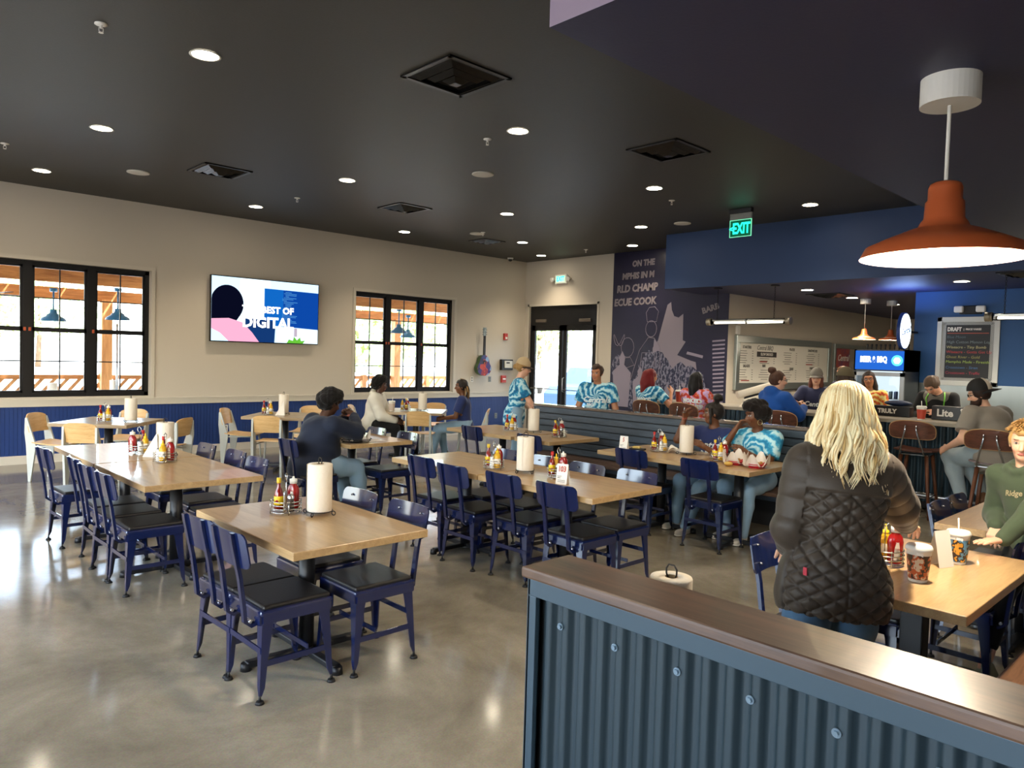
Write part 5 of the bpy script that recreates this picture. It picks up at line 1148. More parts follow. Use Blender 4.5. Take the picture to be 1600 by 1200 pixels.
def nets(D, ax):
    S_ = D < 0; n = np.array(D.shape) - 1
    cnt = np.zeros(n, np.int8)
    for i in (0, 1):
        for j in (0, 1):
            for k in (0, 1): cnt += S_[i:n[0] + i, j:n[1] + j, k:n[2] + k]
    act = (cnt > 0) & (cnt < 8); idx = np.argwhere(act); vid = np.full(n, -1, np.int64); vid[act] = np.arange(len(idx))
    co = np.zeros((len(idx), 3)); w = np.zeros(len(idx)); corners = [(i, j, k) for i in (0, 1) for j in (0, 1) for k in (0, 1)]
    vals = {c: D[idx[:, 0] + c[0], idx[:, 1] + c[1], idx[:, 2] + c[2]] for c in corners}
    for c in corners:
        for a in range(3):
            if c[a] == 0:
                c2 = list(c); c2[a] = 1; c2 = tuple(c2); v0, v1 = vals[c], vals[c2]; m = (v0 < 0) != (v1 < 0)
                t = v0[m] / (v0[m] - v1[m]); P = np.tile(np.array(c, float), (m.sum(), 1)); P[:, a] = t; co[m] += P; w[m] += 1
    co /= w[:, None]; out = np.empty_like(co)
    for a in range(3): A = ax[a]; i = idx[:, a]; out[:, a] = A[i] + co[:, a] * (A[i + 1] - A[i])
    F = []
    for a in range(3):
        b, c = (a + 1) % 3, (a + 2) % 3
        sl0 = [slice(None)] * 3; sl1 = [slice(None)] * 3; sl0[a] = slice(0, -1); sl1[a] = slice(1, None)
        A_, B_ = S_[tuple(sl0)], S_[tuple(sl1)]; e = np.argwhere(A_ != B_)
        e = e[(e[:, b] > 0) & (e[:, c] > 0) & (e[:, b] < D.shape[b] - 1) & (e[:, c] < D.shape[c] - 1)]
        sgn = A_[e[:, 0], e[:, 1], e[:, 2]]
        def g(db, dc): q = e.copy(); q[:, b] -= db; q[:, c] -= dc; return vid[q[:, 0], q[:, 1], q[:, 2]]
        Q = np.stack([g(0, 0), g(1, 0), g(1, 1), g(0, 1)], 1); Q[~sgn] = Q[~sgn][:, ::-1]; F.append(Q)
    return out, np.concatenate(F)
def to_mesh(name, co, F, mats, parent, cols=None, smooth=True):
    me = bpy.data.meshes.new(name); me.vertices.add(len(co)); me.vertices.foreach_set('co', co.astype(np.float32).ravel())
    me.loops.add(F.size); me.loops.foreach_set('vertex_index', F.astype(np.int32).ravel()); me.polygons.add(len(F)); me.polygons.foreach_set('loop_start', np.arange(0, F.size, 4, dtype=np.int32)); me.polygons.foreach_set('loop_total', np.full(len(F), 4, np.int32))
    me.polygons.foreach_set('use_smooth', np.full(len(F), smooth)); me.update(calc_edges=True)
    if cols is not None:
        ca = me.color_attributes.new('Col', 'FLOAT_COLOR', 'POINT'); ca.data.foreach_set('color', np.concatenate([cols, np.ones((len(co), 1))], 1).astype(np.float32).ravel())
    for m in (mats if isinstance(mats, (list, tuple)) else [mats]): me.materials.append(m)
    o = bpy.data.objects.new(name, me); COL.objects.link(o); o.parent = parent; return o
def vnormals(co, F):
    n = np.zeros_like(co); a, b, c, d = (co[F[:, i]] for i in range(4)); fn = np.cross(c - a, d - b)
    for i in range(4): np.add.at(n, F[:, i], fn)
    return n / np.maximum(np.linalg.norm(n, axis=1), 1e-9)[:, None]
def wrinkle(co, n, amp, sc=14, seed=0, st=(1, 1, 1)):
    r = np.random.RandomState(seed); o = np.zeros(len(co)); q = co * np.array(st)
    for i in range(7):
        k = r.normal(size=3); k /= np.linalg.norm(k); f = sc * (1 + .5 * i); o += np.sin(q @ k * f + r.uniform(0, 6) + 1.5 * np.sin(q @ np.roll(k, 1) * f * .6)) / (1 + .6 * i)
    return co + n * (o * amp * .45)[:, None]
def ik(a, c, l1, l2, pole):
    d = c - a; L = np.linalg.norm(d); L = min(L, (l1 + l2) * .995); d = unit(d); c = a + d * L
    x = (l1 * l1 - l2 * l2 + L * L) / (2 * L); h = math.sqrt(max(l1 * l1 - x * x, 0)); p = pole - d * (pole @ d); return a + d * x + unit(p) * h, c
def rotz(a): c, s_ = math.cos(a), math.sin(a); return np.array([[c, -s_, 0], [s_, c, 0], [0, 0, 1]])
def roty(a): c, s_ = math.cos(a), math.sin(a); return np.array([[c, 0, s_], [0, 1, 0], [-s_, 0, c]])
def rotx(a): c, s_ = math.cos(a), math.sin(a); return np.array([[1, 0, 0], [0, c, -s_], [0, s_, c]])
def skinmat(name, col):
    if name in MATS: return MATS[name]
    m = bpy.data.materials.new(name); m.use_nodes = True; n = m.node_tree; p = n.nodes['Principled BSDF']; a = n.nodes.new('ShaderNodeVertexColor'); a.layer_name = 'Col'
    n.links.new(a.outputs[0], p.inputs['Base Color']); p.inputs['Roughness'].default_value = .5; p.inputs['Subsurface Weight'].default_value = .08; p.inputs['Subsurface Radius'].default_value = (.01, .004, .002); MATS[name] = m; return m
SK = dict(light='d9a183', fair='e0ae92', tan='b97f5c', brown='6e4429', dark='4c2e1f', pink='d39a80')
def tiedye(name, c1, c2, c3, cz=1.15, cy=0, tw=9, seed=0):
    if name in MATS: return MATS[name]
    m = bpy.data.materials.new(name); m.use_nodes = True; n = m.node_tree; p = n.nodes['Principled BSDF']; p.inputs['Roughness'].default_value = .85; N = n.nodes.new; L = n.links.new
    tc = N('ShaderNodeTexCoord'); sx = N('ShaderNodeSeparateXYZ'); L(tc.outputs['Object'], sx.inputs[0])
    def M(op, a, b=None):
        q = N('ShaderNodeMath'); q.operation = op
        for i, v in enumerate((a, b)):
            if v is None: continue
            if isinstance(v, (int, float)): q.inputs[i].default_value = v
            else: L(v, q.inputs[i])
        return q.outputs[0]
    zz = M('SUBTRACT', sx.outputs[2], cz); yy = M('SUBTRACT', sx.outputs[1], cy); r = M('SQRT', M('ADD', M('MULTIPLY', zz, zz), M('MULTIPLY', yy, yy))); an = M('ARCTAN2', zz, yy)
    no = N('ShaderNodeTexNoise'); no.inputs['Scale'].default_value = 16; no.inputs['Detail'].default_value = 6; L(tc.outputs['Object'], no.inputs[0])
    no2 = N('ShaderNodeTexNoise'); no2.inputs['Scale'].default_value = 30; L(tc.outputs['Object'], no2.inputs[0])
    ph = M('ADD', M('ADD', M('MULTIPLY', an, 9.0), M('MULTIPLY', r, tw * 7)), M('MULTIPLY', no.outputs[0], 9.0)); sn = M('ADD', M('MULTIPLY', M('SINE', ph), .5), .5)
    v = M('ADD', M('MULTIPLY', sn, .6), M('MULTIPLY', no2.outputs[0], .5))
    cr = N('ShaderNodeValToRGB'); e = cr.color_ramp.elements; e[0].position = .25; e[0].color = hexc(c1); e[1].position = .8; e[1].color = hexc(c3); q = e.new(.5); q.color = hexc(c2)
    L(v, cr.inputs[0]); L(cr.outputs[0], p.inputs['Base Color']); MATS[name] = m; return m
def cloth(name, c, rough=.85, weave=300, c2=None, vs_=6):
    return mat(name, c, rough, bump=(weave, .06, (1, 1, 1)), vary=(vs_, .5, c2, (1, 1, 1)) if c2 else None, sheen=.1, spec=.3)
m_eyew = mat('eye_white', 'd8d2ca', .3)
def hand(F, wrist, d, n, side, curl, sc, fine=True):
    """side: +1 left hand, -1 right; d: direction of fingers, n: palm normal"""
    d = unit(d); n = unit(n - d * (n @ d)); t = np.cross(n, d) * side    # t points to thumb side
    r = lambda x: x * sc
    kn = []
    for i, off in enumerate((.031, .010, -.011, -.030)):
        k0 = wrist + d * r(.088 - abs(i - 1.2) * .004) + t * r(off) ; F.cone(wrist + d * r(.012) + t * r(off * .55), k0, r(.0135), r(.0115), .014); kn.append(k0)
    for i, (k0, L) in enumerate(zip(kn, (.072, .080, .075, .058))):
        c = curl * (1 + .12 * i) ; p = k0; dd = d.copy(); rad = .0092
        sp = t * (.05 * (1.5 - i)) 
        for j, (fr, bend) in enumerate(((.45, .55), (.31, .8), (.24, .6))):
            a = c * bend; dd = unit(dd * math.cos(a) + n * math.sin(a) + (sp if j == 0 else 0)); nn = unit(n - dd * (n @ dd)) if abs(n @ dd) < .98 else n
            q = p + dd * r(L * fr); F.cone(p, q, r(rad), r(rad * .9), .006); p = q; rad *= .9
    b0 = wrist + d * r(.02) + t * r(.022) + n * r(.004); b1 = b0 + unit(t * .75 + d * .75 + n * .25) * r(.042); b2 = b1 + unit(t * .3 + d * .9 + n * (.2 + curl * .4)) * r(.032); b3 = b2 + unit(d * .9 + n * (.3 + curl * .6)) * r(.025)
    F.cone(b0, b1, r(.0145), r(.0115), .014); F.cone(b1, b2, r(.011), r(.0095), .006); F.cone(b2, b3, r(.0095), r(.008), .006)
PEOPLE = []
def person(label, loc, az, s=1.0, seat=None, lean=0, hyaw=0, hpitch=0, hroll=0, hl=None, hr=None, fl=None, fr=None, skin='light', fat=1.0, h=.012, hh=.007,
           top=None, sleeve='short', bottom=None, shoe=None, hair=None, haircol='2a1c14', hem=.0, curl=(.35, .35), hdirl=None, hdirr=None, polel=None, poler=None, hood=False, tbulk=.0, pbulk=0, glasses=False, tlean=0, wr=.004, hand_n=None, toph=None, hemw=0, shw=.175, armk=1.0, topname='shirt', pname='trousers', hfine=None, topdisp=None, cuff=None, lips='a0584c', brow=True):
    o = empty('person', (loc[0], loc[1], 0), math.radians(az)); tag(o, label, 'person'); P = {}
    z0 = seat + .085 * s if seat else .93 * s
    pel = V3(0, 0, z0) if seat else V3(0, 0, .93 * s)
    R = rotx(tlean) @ roty(lean)
    up = lambda y, z, x=0: pel + R @ (V3(x, y, z) * s)
    waist = up(0, .14); chest = up(0, .32); nb = up(0, .475, -.01); shl, shr = up(shw * (1 + .25 * (fat - 1)), .43), up(-shw * (1 + .25 * (fat - 1)), .43)
    neck = up(0, .52, .0); HR = R @ rotz(hyaw) @ roty(hpitch) @ rotx(hroll) if False else rotz(hyaw) @ roty(hpitch + lean * .35) @ rotx(hroll + tlean * .3)
    hc = neck + HR @ (V3(.015, 0, .125) * s); hd = lambda x, y, z: hc + HR @ (V3(x, y, z) * s)
    hipl, hipr = pel + V3(0, .09, 0) * s, pel + V3(0, -.09, 0) * s
    if fl is None: fl = (.42, .12, 0) if seat else (0.02, .11, 0)
    if fr is None: fr = (.42, -.12, 0) if seat else (0.0, -.11, 0)
    al, ar = V3(*fl[:3]) + V3(0, 0, .08) * s, V3(*fr[:3]) + V3(0, 0, .08) * s
    kl, al = ik(hipl, al, .435 * s, .42 * s, V3(1, .1, .35)); kr, ar = ik(hipr, ar, .435 * s, .42 * s, V3(1, -.1, .35))
    if hl is None: hl = (.08, .26, .78 * s)
    if hr is None: hr = (.08, -.26, .78 * s)
    el, wl = ik(shl, V3(*hl), .285 * s, .25 * s, V3(-.6, .5, -.5) if polel is None else V3(*polel)); er, wr_ = ik(shr, V3(*hr), .285 * s * armk, .25 * s * armk, V3(-.6, -.5, -.5) if poler is None else V3(*poler))
    # ---- skin body, one continuous surface
    B = Field(.022 * s); f = fat
    def torso(F, g=0.0, k=None):
        M = R
        F.ell(up(0, .0), V3(.115 * f + g, .155 * f + g, .12 + g) * s, M, k=.05 * s); F.ell(up(0, .16, .01 * f), V3(.10 * f * f + g, .135 * f + g, .15 + g) * s, M, k=.05 * s)
        F.ell(up(0, .32, 0), V3(.108 * f + g, .155 * f ** .7 + g, .16 + g) * s, M, k=.05 * s); F.cone(up(shw - .045, .415), up(.045 - shw, .415), (.058 + g) * s, (.058 + g) * s, .05 * s)
    torso(B); B.cone(nb, neck + (hc - neck) * .35, .056 * s, .05 * s, .03 * s)
    B.ell(hd(-.008, 0, .025), V3(.094, .074, .088) * s, HR, k=.02 * s); B.ell(hd(.02, 0, -.035), V3(.066, .056, .072) * s, HR, k=.035 * s); B.ell(hd(.052, 0, -.085), V3(.024, .026, .02) * s, HR, k=.03 * s)
    B.cone(hd(.082, 0, .008), hd(.102, 0, -.028), .009 * s, .0135 * s, .012 * s); B.ell(hd(.089, 0, -.034), V3(.012, .017, .009) * s, HR, k=.008 * s)
    B.ell(hd(.083, 0, -.060), V3(.010, .022, .0065) * s, HR, k=.008 * s); B.ell(hd(.08, 0, .032), V3(.014, .05, .009) * s, HR, k=.012 * s)
    for sy in (-1, 1):
        B.ell(hd(-.004, sy * .076, -.008), V3(.019, .008, .03) * s, HR, k=.006 * s); B.ell(hd(.063, sy * .034, -.026), V3(.018, .018, .02) * s, HR, k=.025 * s)
    for sh, e, w, sy, dr in ((shl, el, wl, 1, hdirl), (shr, er, wr_, -1, hdirr)):
        B.cone(sh, e, .05 * s * f ** .6, .04 * s * f ** .5, .03 * s); B.cone(e, w, .04 * s * f ** .5, .026 * s, .02 * s)
        d = unit(w - e) if dr is None else unit(V3(*dr)); n_ = V3(0, -sy, -.4) if hand_n is None else V3(*hand_n)
        if abs(unit(n_) @ d) > .95: n_ = V3(-.5, -sy * .5, -.5)
        hand(B, w, d, n_, sy, curl[0 if sy > 0 else 1], s)
        if hfine: B.fine.append((w + d * .08 * s, .12 * s, hfine))
    for hp, k_, a, sy in ((hipl, kl, al, 1), (hipr, kr, ar, -1)):
        B.cone(hp, k_, .08 * s * f ** .7, .055 * s * f ** .5, .04 * s); B.cone(k_, a, .054 * s * f ** .5, .034 * s, .02 * s)
    if hh < h: B.fine.append((hc, .14 * s, hh))
    co, Fc = B.mesh(h)
    # colour: skin with lips, brows, eyes
    base = np.array(hexc(SK[skin])[:3]); cols = np.tile(base, (len(co), 1)); q = (co - hc) @ HR / s
    face = (q[:, 0] > .045) & (np.abs(q[:, 1]) < .06) & (np.abs(q[:, 2]) < .12)
    def ellm(y, z, ry, rz): return face & (((np.abs(q[:, 1]) - y) / ry) ** 2 + ((q[:, 2] - z) / rz) ** 2 < 1)
    cols[face & (((q[:, 1]) / .026) ** 2 + ((q[:, 2] + .0605) / .009) ** 2 < 1)] = np.array(hexc(lips)[:3])
    if brow: cols[ellm(.034, .030, .021, .0048)] = base * .35
    cols[ellm(.033, .008, .0185, .0085)] = base * .3; cols[ellm(.033, .008, .0155, .0068)] = np.array([.38, .36, .34]); cols[ellm(.033, .008, .0068, .0068)] = np.array([.03, .02, .015])
    ck = face & (((np.abs(q[:, 1]) - .042) / .02) ** 2 + ((q[:, 2] + .03) / .02) ** 2 < 1); cols[ck] = cols[ck] * np.array([1.06, .93, .92])
    body = to_mesh('body', co, Fc, skinmat('skin_' + skin, 0), o, cols)
    # ---- trousers
    if bottom is not None:
        Pn = Field(.03 * s); g = .014 + pbulk
        Pn.ell(up(0, .0), V3(.118 * f + g, .158 * f + g, .11) * s, R, k=.05 * s); Pn.ell(up(0, .06), V3(.104 * f + g, .138 * f + g, .08) * s, R, k=.05 * s)
        for hp, k_, a in ((hipl, kl, al), (hipr, kr, ar)):
            ae = a + unit(k_ - a) * (cuff or .0); Pn.chain([hp, hp + (k_ - hp) * .5, k_], [(.086 * f ** .8 + g) * s, (.074 * f ** .7 + g) * s, (.058 * f ** .5 + g) * s], .04 * s); Pn.chain([k_, k_ + (ae - k_) * .35, ae], [(.058 * f ** .5 + g) * s, (.058 * f ** .5 + g) * s, (.040 + g) * s], .025 * s)
        co, Fc = Pn.mesh(h, pad=.03); co = wrinkle(co, vnormals(co, Fc), wr * 1.1, 16, 3, (1, 1, .7)); to_mesh(pname, co, Fc, bottom, o)
    # ---- shirt
    if top is not None:
        T_ = Field(.03 * s); g = .016 + tbulk; torso(T_, g)
        hz = hem
        if seat is None or hem: T_.ell(up(0, -.02 - hem * .9), V3(.125 * f + g + hemw * .7, .165 * f + g + hemw, .14 + hem) * s, R, k=.05 * s)
        for sh, e, w, sy in ((shl, el, wl, 1), (shr, er, wr_, -1)):
            r0, r1, r2 = (.056 * f ** .6 + g) * s, (.050 * f ** .5 + g) * s, (.030 + g * .8) * s
            if sleeve == 'short': T_.cone(sh, sh + (e - sh) * .72, r0, r1 * 1.06, .03 * s)
            else:
                T_.cone(sh, e, r0, r1, .03 * s); T_.cone(e, w - unit(w - e) * .01 * s, r1, r2, .03 * s)
            if sleeve == 'short':
                m_ = sh + (e - sh) * .72; dn = unit(e - sh)
                T_.cut(lambda X, Y, Z, m_=m_, dn=dn: np.where((X - m_[0]) ** 2 + (Y - m_[1]) ** 2 + (Z - m_[2]) ** 2 < (.11 * s) ** 2, (X - m_[0]) * dn[0] + (Y - m_[1]) * dn[1] + (Z - m_[2]) * dn[2], -1))
        nc = neck + R @ V3(.03, 0, .05) * s; T_.cut(lambda X, Y, Z: (.082 * s if not hood else .07 * s) - np.sqrt((X - nc[0]) ** 2 + (Y - nc[1]) ** 2 + ((Z - nc[2]) * .85) ** 2))
        if hood:
            T_.ell(up(0, .50, -.085), V3(.06, .12, .07) * s, R, k=.03 * s); T_.chain([up(.09, .50, -.04), up(.075, .49, .04), up(.02, .47, .085)], [.032 * s, .03 * s, .022 * s], .02 * s); T_.chain([up(-.09, .50, -.04), up(-.075, .49, .04), up(-.02, .47, .085)], [.032 * s, .03 * s, .022 * s], .02 * s)
        hp_ = up(0, -.09 - hem, 0); un = R @ V3(0, 0, 1)
        T_.cut(lambda X, Y, Z: np.where(np.sqrt((X - pel[0]) ** 2 + (Y - pel[1]) ** 2) < .30 * s, -((X - hp_[0]) * un[0] + (Y - hp_[1]) * un[1] + (Z - hp_[2]) * un[2]), -1))
        co, Fc = T_.mesh(toph or h, pad=.03); nn_ = vnormals(co, Fc); co = wrinkle(co, nn_, wr, 13, 5, (1, 1, 1.5))
        if topdisp: co = topdisp(co, nn_, dict(up=up, R=R, s=s, pel=pel, el=el, er=er, shl=shl, shr=shr, wl=wl, wr=wr_))
        P['top'] = to_mesh(topname, co, Fc, top, o)
    # ---- shoes
    if shoe is not None:
        for a, k_, fd, sy in ((al, kl, fl, 1), (ar, kr, fr, -1)):
            Sh = Field(.02 * s); g0 = V3(a[0], a[1], a[2] - .08 * s); sd = V3(.98, sy * .15, 0) if len(fd) < 5 else V3(fd[3], fd[4], 0); sd = unit(sd); sd2 = V3(-sd[1], sd[0], 0); Ms = np.stack([sd, sd2, V3(0, 0, 1)], 1)
            if len(fd) > 5: tl = fd[5]; Ms = Ms @ roty(tl)
            gp = lambda x, y, z: a + Ms @ (V3(x, y, z - .08) * s)
            Sh.ell(gp(-.03, 0, .045), V3(.05, .036, .05) * s, Ms, k=.03 * s); Sh.ell(gp(.10, 0, .03), V3(.085, .044, .034) * s, Ms, k=.04 * s); Sh.cone(gp(-.01, 0, .05), gp(-.015, 0, .10), .042 * s, .04 * s, .03 * s)
            bt = gp(0, 0, .003); zz = Ms @ V3(0, 0, 1); Sh.cut(lambda X, Y, Z: -((X - bt[0]) * zz[0] + (Y - bt[1]) * zz[1] + (Z - bt[2]) * zz[2]))
            co, Fc = Sh.mesh(min(h, .008), pad=.02); sh_ = to_mesh('shoe', co, Fc, shoe, o)
            So = Field(.02 * s); So.ell(gp(-.03, 0, .012), V3(.054, .041, .016) * s, Ms, k=.03 * s); So.ell(gp(.095, 0, .012), V3(.094, .049, .016) * s, Ms, k=.03 * s); So.cut(lambda X, Y, Z: -((X - bt[0]) * zz[0] + (Y - bt[1]) * zz[1] + (Z - bt[2]) * zz[2]) + .0)
            co, Fc = So.mesh(min(h, .008), pad=.02); to_mesh('sole', co, Fc, mat('sole_white', 'd8d3c8', .6), sh_)
    # ---- hair
    if hair:
        mh = cloth('hair_' + haircol, haircol, .55, 60) if not hair.startswith('afro') else cloth('hair_rough_' + haircol, haircol, .95, 60)
        Hf = Field(.02 * s); Hf.ell(hd(-.014, 0, .032), V3(.102, .086, .095) * s, HR)
        q_ = HR
        facecut = lambda X, Y, Z, a=.052, b=.055: np.minimum(((X - hc[0]) * q_[0, 0] + (Y - hc[1]) * q_[1, 0] + (Z - hc[2]) * q_[2, 0]) - a * s + 0 * Z, -(((X - hc[0]) * q_[0, 2] + (Y - hc[1]) * q_[1, 2] + (Z - hc[2]) * q_[2, 2]) - b * s))
        amp = .004
        if hair == 'short': Hf.ell(hd(-.03, 0, .0), V3(.08, .082, .075) * s, HR); Hf.cut(facecut); amp = .006
        if hair == 'spiky': Hf.ell(hd(.02, 0, .08), V3(.07, .066, .034) * s, HR); Hf.cut(lambda X, Y, Z: facecut(X, Y, Z, .04, .06)); amp = .012
        if hair == 'bald': Hf = None
        if hair == 'afro': [Hf.ell(hd(*c), V3(r, r, r) * s, HR, k=.03 * s) for c, r in (((-.03, 0, .07), .10), ((-.06, .05, .03), .08), ((-.06, -.05, .03), .08), ((.03, .04, .09), .065), ((.03, -.04, .09), .065), ((-.07, 0, -.01), .08), ((.05, .0, .095), .06))]; Hf.cut(lambda X, Y, Z: facecut(X, Y, Z, .05, .045)); amp = .014
        if hair == 'long': Hf.chain([hd(-.07, 0, .02), hd(-.085, 0, -.1), hd(-.1, 0, -.24)], [.08 * s, .085 * s, .06 * s]); Hf.chain([hd(-.02, .07, .0), hd(-.01, .075, -.1), hd(.0, .085, -.22)], [.03 * s, .035 * s, .03 * s]); Hf.chain([hd(-.02, -.07, .0), hd(-.01, -.075, -.1), hd(.0, -.085, -.22)], [.03 * s, .035 * s, .03 * s]); Hf.cut(facecut); amp = .006
        if hair == 'bun': Hf.ell(hd(-.03, 0, .0), V3(.08, .082, .07) * s, HR); Hf.ell(hd(-.09, 0, .125), V3(.05, .052, .042) * s, HR, k=.015); Hf.cut(lambda X, Y, Z: facecut(X, Y, Z, .05, .06)); amp = .007
        if hair == 'bunhigh': Hf.ell(hd(-.03, 0, .0), V3(.08, .082, .07) * s, HR); Hf.ell(hd(-.05, 0, .165), V3(.055, .055, .045) * s, HR, k=.015); Hf.chain([hd(.04, .07, .05), hd(.05, .085, -.02), hd(.045, .09, -.1)], [.022 * s, .022 * s, .012 * s]); Hf.chain([hd(.04, -.07, .05), hd(.05, -.085, -.02), hd(.045, -.09, -.1)], [.022 * s, .022 * s, .012 * s]); Hf.cut(lambda X, Y, Z: facecut(X, Y, Z, .06, .06)); amp = .008
        if hair == 'ponylow': Hf.ell(hd(-.03, 0, .0), V3(.08, .082, .07) * s, HR); Hf.ell(hd(-.115, 0, .0), V3(.035, .03, .035) * s, HR, k=.015); Hf.cut(facecut); amp = .005
        if Hf:
            hco, hF = Hf.mesh(min(h, .009), pad=.03); hco = wrinkle(hco, vnormals(hco, hF), amp * s, 45, 8, (1, 1, .5 if amp < .01 else 1)); P['hair'] = to_mesh('hair', hco, hF, mh, o)
    if glasses:
        b = MB()
        for sy in (-1, 1): b.tube([hd(.097, sy * .033 + .022 * math.cos(t), .006 + .017 * math.sin(t)) for t in [2 * PI * k / 14 for k in range(14)]], .0022 * s, 5, closed=True); b.tube([hd(.095, sy * .055, .01), hd(.0, sy * .079, .012)], .0022 * s, 5)
        b.tube([hd(.1, -.011, .01), hd(.1, .011, .01)], .0022 * s, 5); b.build('glasses', m_dark, o)
    P.update(o=o, hd=hd, HR=HR, hc=hc, up=up, R=R, s=s, wl=wl, wr=wr_, el=el, er=er, kl=kl, kr=kr, shl=shl, shr=shr, neck=neck)
    return P
def wear_cap(P, m1, m2, back=False, sc=1.0, tilt=.12, letters=None):
    c = empty('cap'); c.parent = P['o']; Rm = P['HR'] @ rotz(PI if back else 0) @ roty(tilt)
    M4 = Matrix([[*Rm[i], 0] for i in range(3)] + [[0, 0, 0, 1]]); p = P['hd'](-.012, 0, .045); s_ = P['s'] * sc * 1.02
    c.matrix_local = Matrix.Translation(Vector(p)) @ M4 @ Matrix.Scale(s_, 4); cap_mesh(c, m1, m2); c.name = 'cap'; return c
def project_text(P, txt, size, m, height, side=0, out=1, name='shirt_print', lines=None, shear=.25, bold=.003, sx=1, dz=0, obj='top'):
    """lettering wrapped on the garment; out=+1 front, -1 back"""
    from mathutils.bvhtree import BVHTree
    me0 = P[obj].data; bvh = BVHTree.FromPolygons([v.co for v in me0.vertices], [p.vertices for p in me0.polygons]); s = P['s']
    me = text_mesh(txt, size * s, 0, shear=shear, bold=bold, sx=sx); bm = bmesh.new(); bm.from_mesh(me); bmesh.ops.triangulate(bm, faces=bm.faces); bmesh.ops.subdivide_edges(bm, edges=bm.edges, cuts=1); R = P['R']
    org = P['up'](side, height, .5 * out); ux = R @ V3(0, 1, 0) * out; uy = R @ V3(0, 0, 1); d = Vector(-(R @ V3(1, 0, 0)) * out)
    for v in bm.verts:
        p = Vector(org + ux * v.co.x + uy * v.co.y); hit = bvh.ray_cast(p, d, .8)
        v.co = hit[0] - d * .004 if hit[0] is not None else p + d * .36
    bm.to_mesh(me); bm.free(); me.materials.append(m); o = bpy.data.objects.new(name, me); COL.objects.link(o); o.parent = P['o']; return o
m_tieblue = tiedye('tie_dye_blue', '0f5f8f', '2f9ac4', 'bfe4ec', 1.2, 0)
m_tieseat = tiedye('tie_dye_light_blue', '1f7fae', '45aed2', 'c2e9f0', .84, -.05, 10)
m_tieor = tiedye('tie_dye_orange', 'c2352a', 'e0a030', 'e8d890', 1.2, 0); m_tiemulti = tiedye('tie_dye_multi', 'b02838', 'd86a2a', 'c9a8d8', 1.0, .0)
m_navytee = cloth('navy_tee', '262a48'); m_navyp = cloth('navy_royal_tee', '25315f'); m_jean = cloth('light_blue_jeans', '7f9fb8', .85, 250, '9db6c8'); m_jean2 = cloth('mid_blue_jeans', '46688a', .85, 250, '6a8cab'); m_jean3 = cloth('pale_jeans', '93a3ab', .85, 250, 'aab8bd'); m_blackp = cloth('black_leggings', '0e0e10')
m_printw = mat('shirt_print_white', 'dfe8ea', .7)
m_shw = mat('white_sneaker', 'c9c2b4', .6); m_shb = mat('black_boot', '15140f', .5); m_shbr = mat('brown_shoe', '6e4a2c', .6)
# ---- blonde woman in the quilted coat
m_coat = cloth('brown_black_quilt', '3d342c', .48, 160)
def quilt(co, n, c):
    R, s, up = c['R'], c['s'], c['up']; q = (co - c['pel']) @ R / s
    def seg(a, b): ab = b - a; t = np.clip(((co - a) @ ab) / (ab @ ab), 0, 1); return np.linalg.norm(co - a - t[:, None] * ab, axis=1), t
    dl, tl = seg(c['shl'], c['el']); dr, tr = seg(c['shr'], c['er']); dl2, tl2 = seg(c['el'], c['wl']); dr2, tr2 = seg(c['er'], c['wr'])
    arm = (np.minimum(np.minimum(dl, dr), np.minimum(dl2, dr2)) < .095) & (np.abs(q[:, 1]) > .165)
    u = np.arctan2(q[:, 1], -q[:, 0] + .0) * .19; z = q[:, 2]
    def groove(v, per, w): d = np.abs((v / per + .5) % 1 - .5) * per; return np.exp(-(d / w) ** 2)
    al = .096; be = .062; nrm = 1 / math.hypot(1 / al, 1 / be)
    g = np.maximum(groove((u / al + z / be) * nrm, nrm, .0045), groove((u / al - z / be) * nrm, nrm, .0045)); pil = np.minimum(np.abs(np.sin(PI * (u / al + z / be))), np.abs(np.sin(PI * (u / al - z / be)))) ** .7
    side = np.abs(u) > .25
    puff = np.where((z > .315) | side, .75, .35 + .65 * pil - .75 * g)
    for line in (np.abs(z - .315), np.abs(u) + (z > .315) * 1, np.abs(z + .2), np.abs(np.abs(u) - .25) + (z > .315) * 1): puff = puff - .8 * np.exp(-(line / .005) ** 2)
    ta = np.where(dl < dr, tl, tr) + np.where(np.minimum(dl2, dr2) < np.minimum(dl, dr), 1.0 * np.where(dl2 < dr2, tl2, tr2), 0)
    pa = np.abs(np.sin(PI * ta * 3.6)) ** .45
    puff = np.where(arm, .3 + .6 * pa, puff)
    return co + n * ((puff - 1) * .0095)[:, None]
P = person('blonde woman in a dark quilted coat and jeans, seen from behind at the bright table', (2.90, 1.17), 40, .965, lean=.12, hyaw=-.12, hpitch=.25, hl=(.24, .12, .93), hr=(.50, -.47, .975), polel=(-.7, .35, -.8), poler=(-.3, -.5, -1), hdirr=(.7, -.6, -.25), hand_n=(0, .3, -1), fl=(0, .11, 0), fr=(.02, -.11, 0),
           skin='fair', fat=1.05, shw=.148, armk=1.1, h=.0105, hh=.007, hfine=.005, toph=.0058, hemw=.03, top=m_coat, sleeve='long', bottom=m_jean2, shoe=m_shb, hem=.085, tbulk=.012, topdisp=quilt, topname='quilted_coat', pname='jeans', pbulk=-.008, tlean=.08, wr=.005, curl=(.5, .7), hair='bald')
s_ = P['s']; rnd = random.Random(4); mblond = mat('blonde_hair', 'e2c790', .42, vary=(7, .75, 'f2e3bd', (6, 6, .5))); 
Hf = Field(.02); Hf.ell(P['hd'](-.014, 0, .03), V3(.102, .086, .094) * s_, P['HR']); Hf.chain([P['hd'](-.05, 0, .0), P['hd'](-.06, 0, -.1), P['hd'](-.065, 0, -.17)], [.08, .07, .03])
